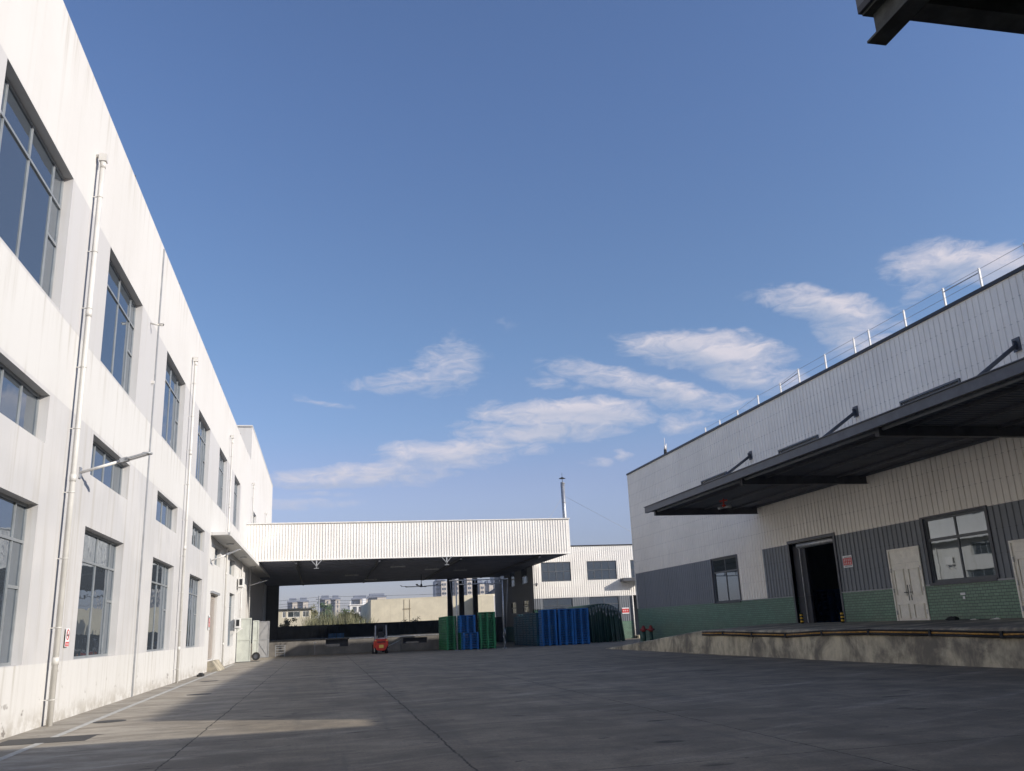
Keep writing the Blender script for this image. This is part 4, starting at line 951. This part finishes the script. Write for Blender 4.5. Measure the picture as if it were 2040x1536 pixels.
# green tarpaulin shelter, folded like an accordion
o = thing('folding_tarpaulin_shelter', (22.6, 71.5, 0), 'dark green folding tarpaulin shelter with an arched ribbed roof and bunched side folds', 'shelter')
def arch(t, x0, x1, hw, hc):    # t 0..1 across
    x = x0+(x1-x0)*t; e = abs(2*t-1)
    return x, hw+(hc-hw)*(1-e**2.4)
s = MB(); X0, X1 = 20.75, 23.95; N = 24
prev = None; random.seed(2)
Y0, Y1, NY = 70.2, 77.5, 36
for j in range(NY+1):
    y = Y0+(Y1-Y0)*j/NY; bulge = (.10 if j % 2 else 0); row = []
    for i in range(N+1):
        x, z = arch(i/N, X0, X1, 2.35, 3.05)
        z -= bulge*.8; row.append((x, y, z))
    L0 = [(X0+.14*math.sin(j*1.3)+bulge, y, zz) for zz in (.05, .8, 1.6)]; R0 = [(X1+.14*math.sin(j*2.1)-bulge, y, zz) for zz in (1.6, .8, .05)]
    row = L0+row+R0
    if prev:
        for a in range(len(row)-1): s.face(prev[a], prev[a+1], row[a+1], row[a], smooth=False)
    prev = row
s.build('arched_cover', 'tarp', o)
s = MB(); prev = None      # front curtain: deep vertical folds hanging from the arch
NF = 120
for i in range(NF+1):
    t = i/NF; x, z = arch(t, X0-.02, X1+.1, 2.3, 3.0); fold = .17*math.sin(i*.95)+.08*math.sin(i*.41+1)
    fl = 1+.22*math.sin(i*.33)
    col = [(x+.05*math.sin(i*2)+(t-.5)*.18*(1-q), 70.05+fold*(.25+.75*(1-q))*fl-(1-q)*.25, z*q+.04*math.sin(i*.7)*(1-q)+.05) for q in (0, .2, .45, .7, .88, 1)]
    if prev:
        for a in range(5): s.face(prev[a], col[a], col[a+1], prev[a+1], smooth=True)
    prev = col
s.build('front_curtain', 'tarp', o)
s = MB(); random.seed(4)
for k in range(11):
    t = .07+k*.085; x, z = arch(t, X0, X1, 2.3, 2.98); dx = .14; L_ = .5+.5*random.random()
    s.path([(x, 69.72, z), (x+dx*.3, 69.66, z-L_*.7), (x+dx*.55, 69.64, z-L_), (x+dx*.8, 69.66, z-L_*.7), (x+dx*1.1, 69.72, z-.05)], .016, 5)
s.build('hem_ropes', 'galv', o)
# second, darker hood behind the blue stacks
o = thing('folding_tarpaulin_hood', (19.7, 78.2, 0), 'low dark tarpaulin hood with arched ribs behind the blue pallet stacks', 'shelter')
s = MB(); prev = None
for j in range(25):
    x = 18.7+2.0*j/24; b2 = .07 if j % 2 else 0; row = []
    for i in range(13):
        t = i/12; row.append((x, 77.6+1.8*t, .1+(2.86-b2)*math.sin(math.pi*(.08+.84*t))**.45))
    if prev:
        for a in range(12): s.face(prev[a], prev[a+1], row[a+1], row[a])
    prev = row
s.build('cover', 'tarp', o)

# ------------------------------------------------------------------ forklift, seen from the rear
fk = thing('forklift', (4.33, 68.2, 0), 'red forklift truck parked with its rear to the yard', 'forklift')
fx, fy = 4.33, 68.4
s = MB()
s.prism([(-.52, .62), (-.52, .95), (-.42, 1.06), (.42, 1.06), (.52, .95), (.52, .62), (.34, .3), (.22, .22), (-.22, .22), (-.34, .3)], 1, fy-.75, fy-.25)
s.v = [(x+fx if abs(x) < 2 else x, y, z) for x, y, z in s.v]
s.build('counterweight', 'red', fk, bevel=.04)
s = MB(); s.box(fx-.5, fx+.5, fy-.25, fy+.9, .35, .85); s.box(fx-.36, fx+.36, fy-.25, fy+.35, .85, 1.1); s.build('chassis', 'red', fk, bevel=.03)
s = MB(); s.box(fx-.3, fx+.3, fy-.765, fy-.751, .80, .88); s.build('rear_grille', 'black', fk)
s = MB(); s.box(fx-.16, fx+.16, fy-.77, fy-.751, .42, .64); s.build('rear_plate', 'skinny', fk)
for sx in (-1, 1):
    s = MB(); s.tube((fx+sx*.38-.09, fy-.38, .27), (fx+sx*.38+.11, fy-.38, .27), .27, n=22); w_ = s.build('wheel', 'black', fk)
    s = MB(); s.tube((fx+sx*.5-.01, fy-.38, .27), (fx+sx*.5+.02, fy-.38, .27), .13, n=16); s.build('rim', 'white_paint', w_)
    s = MB(); s.tube((fx+sx*.48-.12, fy+.85, .33), (fx+sx*.48+.12, fy+.85, .33), .33, n=22); w_ = s.build('wheel', 'black', fk)
    s = MB(); s.box(fx+sx*.42-.06, fx+sx*.42+.06, fy-.76, fy-.74, .92, .98); s.build('tail_lamp', 'skinny', fk)
    s = MB(); s.bar((fx+sx*.42, fy-.5, 1.0), (fx+sx*.40, fy-.3, 2.05), .06, .06); s.bar((fx+sx*.44, fy+.75, .85), (fx+sx*.40, fy+.45, 2.05), .06, .06); s.build('guard_pillar', 'steel_grey', fk)
s = MB(); s.box(fx-.43, fx+.43, fy-.34, fy-.28, 2.03, 2.09); s.box(fx-.43, fx+.43, fy+.45, fy+.51, 2.03, 2.09)
for k in range(6): s.box(fx-.42+k*.16, fx-.38+k*.16, fy-.28, fy+.45, 2.04, 2.07)
s.build('overhead_guard', 'steel_black', fk)
s = MB(); s.box(fx-.24, fx+.24, fy-.2, fy+.25, 1.1, 1.22); s.box(fx-.24, fx+.24, fy-.26, fy-.18, 1.18, 1.6); s.build('seat', 'black', fk, bevel=.03)
s = MB(); s.tube((fx-.28, fy-.4, 1.06), (fx-.28, fy-.4, 1.1), .1, n=12); s.box(fx-.2, fx+.3, fy-.5, fy-.36, 1.06, 1.14); s.build('gas_clamp', 'galv', fk)
s = MB()
for sx in (-1, 1): s.box(fx+sx*.3-.05, fx+sx*.3+.05, fy+1.15, fy+1.3, .1, 2.0)
for z in (.3, 1.0, 1.9): s.box(fx-.25, fx+.25, fy+1.17, fy+1.25, z, z+.08)
s.build('mast', 'steel_black', fk)
for sx in (-1, 1): s = MB(); s.box(fx+sx*.25-.06, fx+sx*.25+.06, fy+1.35, fy+2.4, .06, .1); s.box(fx+sx*.25-.06, fx+sx*.25+.06, fy+1.31, fy+1.35, .06, .6); s.build('fork', 'steel_black', fk)
s = MB(); n = 20
for k in range(n):
    t0, t1 = 2*math.pi*k/n, 2*math.pi*(k+1)/n
    s.tube((fx+.16*math.cos(t0), fy+.42, 1.35+.16*math.sin(t0)), (fx+.16*math.cos(t1), fy+.42, 1.35+.16*math.sin(t1)), .015, n=6)
s.tube((fx, fy+.7, 1.0), (fx, fy+.42, 1.35), .02); s.build('steering_wheel', 'black', fk)

# ------------------------------------------------------------------ canopy of the building behind, overhead on the right
nc = thing('overhead_canopy', (4.2, 5.2, 6), 'corner of a dark steel canopy with an I-beam end, overhead at top right', 'canopy')
s = MB(); s.box(4.22, 4.39, -14, 5.19, 6.0, 6.02); s.box(4.22, 4.39, -14, 5.19, 6.26, 6.28); s.box(4.297, 4.313, -14, 5.16, 6.02, 6.26); s.build('i_beam', 'rust_beam', nc)
s = MB(); s.box(4.395, 44, 4.86-.17, 4.86, 6.0, 6.02); s.box(4.395, 44, 4.86-.1, 4.86-.085, 6.02, 6.26); s.box(4.395, 44, 4.69, 4.86, 6.26, 6.275)
for y in range(-13, 4, 2): s.box(4.395, 44, y, y+.1, 6.02, 6.26)
s.build('cross_beam', 'rust_beam', nc)
s = MB(); s.box(4.19, 44, -14, 5.20, 6.281, 6.34); s.build('soffit', 'steel_black', nc)
s = MB(); s.box(4.19, 4.25, -14, 5.20, 6.341, 8.66); s.box(4.25, 44, 5.14, 5.20, 6.341, 8.66); s.build('fascia', 'steel_dark', nc)
s = MB(); s.box(4.25, 44, -14, 5.14, 8.5, 8.55); s.build('roof', 'roof', nc)
s = MB(); s.box(12, 12.3, 3.0, 3.3, 0, 6.0); s.box(20, 20.3, 3.0, 3.3, 0, 6.0); s.build('column', 'steel_dark', nc)
bb = thing('rear_building', (15, -20, 0), 'building behind the camera that carries the overhead canopy', 'building')
s = MB(); s.box(-2, 44, -24, -14.1, 0, 9.5); s.build('wall', 'clad_cream', bb)

# ------------------------------------------------------------------ beyond the yard
cw = thing('cream_warehouse', (15, 120, 0), 'windowless cream rendered warehouse with rust streaks beyond the fence', 'building')
s = MB(); s.box(6.3, 24.2, 120, 150, 0, 5.7); s.hexa([(6.3, 119.98, 5.701), (24.2, 119.98, 5.701), (24.2, 150, 5.701), (6.3, 150, 5.701), (6.3, 119.98, 5.72), (24.2, 119.98, 5.95), (24.2, 150, 5.95), (6.3, 150, 5.72)]); s.build('wall', 'cream_wall', cw)
s = MB(); s.box(10.7, 10.74, 119.96, 119.985, 2.4, 5.6); s.box(11.45, 11.49, 119.96, 119.985, 2.4, 5.6); s.box(10.6, 11.6, 119.9, 119.98, 4.36, 4.42); s.box(10.74, 11.45, 119.95, 119.98, 2.7, 2.74); s.build('wall_conduit', 'rusty', cw)
cw2 = thing('cream_annex', (22, 117.8, 0), 'smaller cream block with a ribbed metal end standing in front of the cream warehouse', 'building')
s = MB(); s.box(20.1, 22.6, 117.8, 119.9, 0, 5.6); s.build('wall', 'cream_wall', cw2)
s = MB(); PX_ = PL(1, 117.8, -1); sheet(s, PX_, 22.601, 25.0, 0, 5.7); ribs(s, PX_, 22.62, 25.0, 0, 5.6, pitch=.3, w=.08, h=.04); s.box(22.61, 25.0, 117.85, 119.9, 0, 5.6); s.build('ribbed_wall', 'clad_white', cw2)
ho = thing('low_house', (-3.6, 121, 0), 'low flat-roofed house with a strip of windows beyond the fence on the left', 'house')
PH = PL(1, 120, -1); hw = [(-5.1, -4.7, 3.85, 4.6), (-4.45, -2.9, 3.85, 4.6), (-2.55, -1.75, 3.85, 4.6)]
s = MB(); sheet(s, PH, -9, -1.56, 0, 4.75, hw, .1); s.box(-9, -1.56, 120.1, 127, 0, 4.7) if False else None
s.face((-1.56, 120, 0), (-1.56, 127, 0), (-1.56, 127, 4.75), (-1.56, 120, 4.75)); s.build('wall', 'cream_wall', ho)
s = MB(); s.box(-9.2, -1.4, 119.8, 127.2, 4.76, 4.95); s.build('roof', 'rust_beam', ho)
for a, b, c, d in hw: window(PH, a, b, c, d, ho, [(a+b)/2], setback=.03, fw=.05, fm='white_paint', gm='glass_pale')
ap = thing('white_apartment_house', (8, 200, 0), 'white apartment house with small windows left of the cream warehouse', 'building')
s = MB(); PA = PL(1, 200, -1); aw = [(x, x+.9, z, z+1.1) for x in (6.5, 7.8, 9.6) for z in (4.1, 6.0)]
sheet(s, PA, 5.9, 12, 0, 7.4, aw, .15); s.face((5.9, 200, 0), (5.9, 212, 0), (5.9, 212, 7.4), (5.9, 200, 7.4)); s.box(5.7, 12.2, 199.8, 212, 7.41, 7.6); s.box(5.9, 6.1, 200, 200.2, 7.6, 8.3); s.box(8.8, 9.6, 203, 206, 7.6, 8.9); s.box(8.7, 8.8, 199.6, 200, 0, 7.4); s.build('wall', 'white_paint', ap)
for a, b, c, d in aw: window(PA, a, b, c, d, ap, [(a+b)/2], setback=.05, fw=.06, fm='steel_dark')
hp = thing('hip_roofed_pavilion', (32, 160, 0), 'small pavilion with a dark hipped roof behind the cream annex', 'building')
s = MB(); s.box(30.6, 36, 160, 166, 0, 7.3); s.build('wall', 'white_paint', hp)
s = MB(); s.hexa([(29.9, 159.3, 7.31), (36.8, 159.3, 7.31), (36.8, 166.7, 7.31), (29.9, 166.7, 7.31), (31.6, 161.5, 8.5), (35.2, 161.5, 8.5), (35.2, 164, 8.5), (31.6, 164, 8.5)]); s.build('roof', 'steel_black', hp)
def tower(x0, x1, y, h, style, lab, wing=True):
    o = thing('high_rise', ((x0+x1)/2, y, 0), lab, 'high-rise', 'far high-rise blocks')
    d = 16; s = MB(); xm = x0+(x1-x0)*.5
    s.box(x0, xm-.01, y+2, y+d, 0, h); s.build('shaded_wing', 'tower_blue', o)  # shade of this side is put into its blue-grey colour
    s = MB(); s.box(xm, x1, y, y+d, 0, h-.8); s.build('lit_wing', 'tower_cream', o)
    s = MB(); z = 3
    while z < h-3:
        s.box(x0+.5, xm-.8, y+1.8, y+1.99, z, z+1.5)
        if style: s.box(xm+.6, xm+(x1-xm)*.42, y-.15, y-.01, z, z+1.5); s.box(xm+(x1-xm)*.58, x1-.6, y-.15, y-.01, z, z+1.5)
        else: s.box(xm+(x1-xm)*.4, xm+(x1-xm)*.6, y-.15, y-.01, z, z+1.4)
        z += 3
    s.box(x0+1, x0+1.2, y+1.8, y+1.99, 3, h-3); s.box(xm+(x1-xm)*.48, xm+(x1-xm)*.5, y-.1, y-.01, 3, h-3)
    s.build('window_bands', 'tower_glass', o)
    s = MB(); s.box(x0-.3, x1+.3, y-.3, y+d, h-.79, h+.2) if style == 0 else s.hexa([(x0+.5, y, h), (x1-.5, y, h), (x1-.5, y+d, h), (x0+.5, y+d, h), (xm-1, y+4, h+2.5), (xm+1, y+4, h+2.5), (xm+1, y+d-4, h+2.5), (xm-1, y+d-4, h+2.5)])
    s.box(x0+1, x1-1, y+3, y+d-2, h+.21, h+2) if style == 0 else None
    s.build('roof_slab', 'tower_blue', o)
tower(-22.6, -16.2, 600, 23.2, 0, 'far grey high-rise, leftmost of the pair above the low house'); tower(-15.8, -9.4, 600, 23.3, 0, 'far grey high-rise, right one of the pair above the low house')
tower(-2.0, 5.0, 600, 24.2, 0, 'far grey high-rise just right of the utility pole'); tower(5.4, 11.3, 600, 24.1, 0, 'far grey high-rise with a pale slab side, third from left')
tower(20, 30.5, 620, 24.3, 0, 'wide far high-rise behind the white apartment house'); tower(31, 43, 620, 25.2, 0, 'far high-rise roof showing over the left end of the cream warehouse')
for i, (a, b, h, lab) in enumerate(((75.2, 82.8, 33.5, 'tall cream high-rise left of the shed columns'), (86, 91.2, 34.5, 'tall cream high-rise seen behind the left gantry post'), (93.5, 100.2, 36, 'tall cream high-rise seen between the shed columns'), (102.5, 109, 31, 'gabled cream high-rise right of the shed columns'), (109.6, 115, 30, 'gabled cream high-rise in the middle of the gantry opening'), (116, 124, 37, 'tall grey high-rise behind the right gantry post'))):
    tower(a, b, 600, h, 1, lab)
up = thing('utility_pole', (-.6, 150, 0), 'concrete utility pole with cross-arm beyond the fence carrying wires', 'utility pole')
s = MB(); s.tube((-.6, 150, 0), (-.6, 150, 7.7), .16, .11, 10); s.build('pole', 'steel_grey', up); s = MB(); s.box(-1.1, -.1, 149.9, 150.1, 7.1, 7.2); s.box(-.9, -.3, 149.9, 150.1, 6.5, 6.58); s.build('cross_arm', 'steel_dark', up)
up2 = thing('thin_pole', (2.0, 150, 0), 'thin grey pole right of the utility pole above the reeds', 'pole')
s = MB(); s.tube((2.0, 150, 0), (2.0, 150, 6.6), .06, .05, 8); s.build('shaft', 'steel_grey', up2); s = MB(); s.box(1.9, 2.1, 149.9, 150.1, 6.6, 6.72); s.build('cap', 'steel_grey', up2)
for k, (zl, zp, zr) in enumerate(((7.1, 7.5, 7.65), (6.5, 6.85, 7.0), (6.1, 6.4, 6.6), (5.7, 6.0, 6.2))):
    s = MB(); pts = [(-14, 150, zl-.1), (-6.8, 150, zl)] + [(-.6, 150, zp)] + [(x, 150, zp+(zr-zp)*(x+.6)/41-.25*math.sin((x+.6)/41*math.pi)) for x in (8, 16, 24, 32, 40)]
    s.path(pts, .022, 5); tag(s.build('power_line', 'wire', origin=(-.6, 150, zp)), 'thin black power line slung from the utility pole, %s of four' % ('topmost', 'second highest', 'third highest', 'lowest')[k], 'power line', 'power lines beyond the fence')
# reeds, shrubs, trees
s = MB(); random.seed(21)
for k in range(1700):
    x = random.uniform(-2.0, 6.4); y = random.uniform(104, 116); h = random.triangular(1.5, 5.1, 4.0)*(1-.12*max(0, (x-3.5)))
    a = random.uniform(0, math.pi); lean = random.gauss(0, .5); l2 = random.gauss(0, .3); w_ = random.uniform(.02, .045)
    c, d = math.cos(a)*w_, math.sin(a)*w_
    s.face((x-c, y-d, 0), (x+c, y+d, 0), (x+c*.8+lean*.4, y+d*.8+l2*.4, h*.6), (x-c*.8+lean*.4, y-d*.8+l2*.4, h*.6))
    s.face((x-c*.8+lean*.4, y-d*.8+l2*.4, h*.6), (x+c*.8+lean*.4, y+d*.8+l2*.4, h*.6), (x+lean*1.3, y+l2, h))
tag(s.build('tall_reeds', 'reed', origin=(2, 110, 0)), 'thick stand of tall yellow-green reeds behind the dark fence', 'reeds', kind='stuff')
def plant(x, y, h, r, n, leafm, name, lab, cat, z0=.35, ls=.16, seed=1):
    o = thing(name, (x, y, 0), lab, cat); random.seed(seed)
    s = MB(); tips = []
    for k in range(9):
        t = random.uniform(0, 2*math.pi); q = r*random.uniform(.2, .8); top = Vector((x+q*math.cos(t), y+q*math.sin(t), h*random.uniform(.6, .95)))
        mid = Vector((x, y, h*random.uniform(.2, .45))); s.tube((x, y, 0), mid, .05*h/3+.02, .03*h/3+.01, 6, False); s.tube(mid, top, .03*h/3+.01, .008, 5, False); tips += [top, mid.lerp(top, .6)]
    s.build('trunk', 'bark', o)
    s = MB()
    cl = [Vector((x+random.gauss(0, r*.45), y+random.gauss(0, r*.45), h*random.uniform(z0, 1))) for _ in range(16)] + tips
    for k in range(n):
        c = random.choice(cl); p = c+Vector((random.gauss(0, r*.17), random.gauss(0, r*.17), random.gauss(0, r*.15)))
        u = Vector((random.gauss(0, 1), random.gauss(0, 1), random.gauss(0, .6))).normalized(); v = u.orthogonal().normalized(); w2 = ls*random.uniform(.6, 1.3)
        s.face(p-u*w2, p+v*w2*.45, p+u*w2, p-v*w2*.45)
    s.build('crown', leafm, o)
plant(-3.6, 97.2, 3.15, .85, 700, 'leaf2', 'shrub', 'dark leafy shrub poking above the left end of the fence', 'shrub', .5, .13, 3)
plant(8.6, 97, 2.75, .5, 160, 'leaf2', 'shrub', 'sparse thin shrub at the fence in front of the cream warehouse', 'shrub', .75, .09, 9)
plant(9.9, 97, 2.85, .6, 260, 'leaf2', 'shrub', 'leafy tuft topping the fence in front of the rust streaks', 'shrub', .8, .09, 12)
plant(3.0, 128, 4.6, 1.2, 1100, 'leaf', 'tree', 'dark green tree behind the reeds left of the white apartment house', 'tree', .4, .2, 5)
plant(4.6, 135, 4.5, 1.1, 900, 'leaf', 'tree', 'dark green tree close to the white apartment house', 'tree', .4, .2, 6)
plant(-1.2, 126, 5.3, 1.0, 900, 'reed', 'tree', 'slim light green tree between the low house and the utility pole', 'tree', .3, .18, 7)
plant(1.6, 320, 12.5, 3.0, 900, 'leaf', 'tree', 'distant dark tree at the foot of the far high-rises', 'tree', .3, .5, 17)

# bushes behind the reeds
plant(.2, 117.5, 3.4, 1.0, 600, 'leaf', 'bush', 'dark round bush behind the left part of the reeds', 'bush', .1, .16, 31)
plant(4.4, 118, 3.0, 1.2, 600, 'leaf', 'bush', 'dark bush behind the right part of the reeds', 'bush', .1, .16, 32)
# ------------------------------------------------------------------ thin haze filling the air
hm = bpy.data.materials.new('haze_air'); hm.use_nodes = True; ht_ = hm.node_tree; ht_.nodes.clear()
vo = ht_.nodes.new('ShaderNodeOutputMaterial'); pv = ht_.nodes.new('ShaderNodeVolumePrincipled')
pv.inputs['Color'].default_value = (.80, .86, .95, 1); pv.inputs['Density'].default_value = .0003; pv.inputs['Anisotropy'].default_value = .0
ht_.links.new(pv.outputs[0], vo.inputs['Volume']); MAT['haze'] = hm
s = MB(); s.box(-405, 505, -205, 1105, -1, 42); hz = s.build('haze', 'haze'); tag(hz, 'thin pale haze in the air', kind='stuff')
scene.cycles.volume_bounces = 0
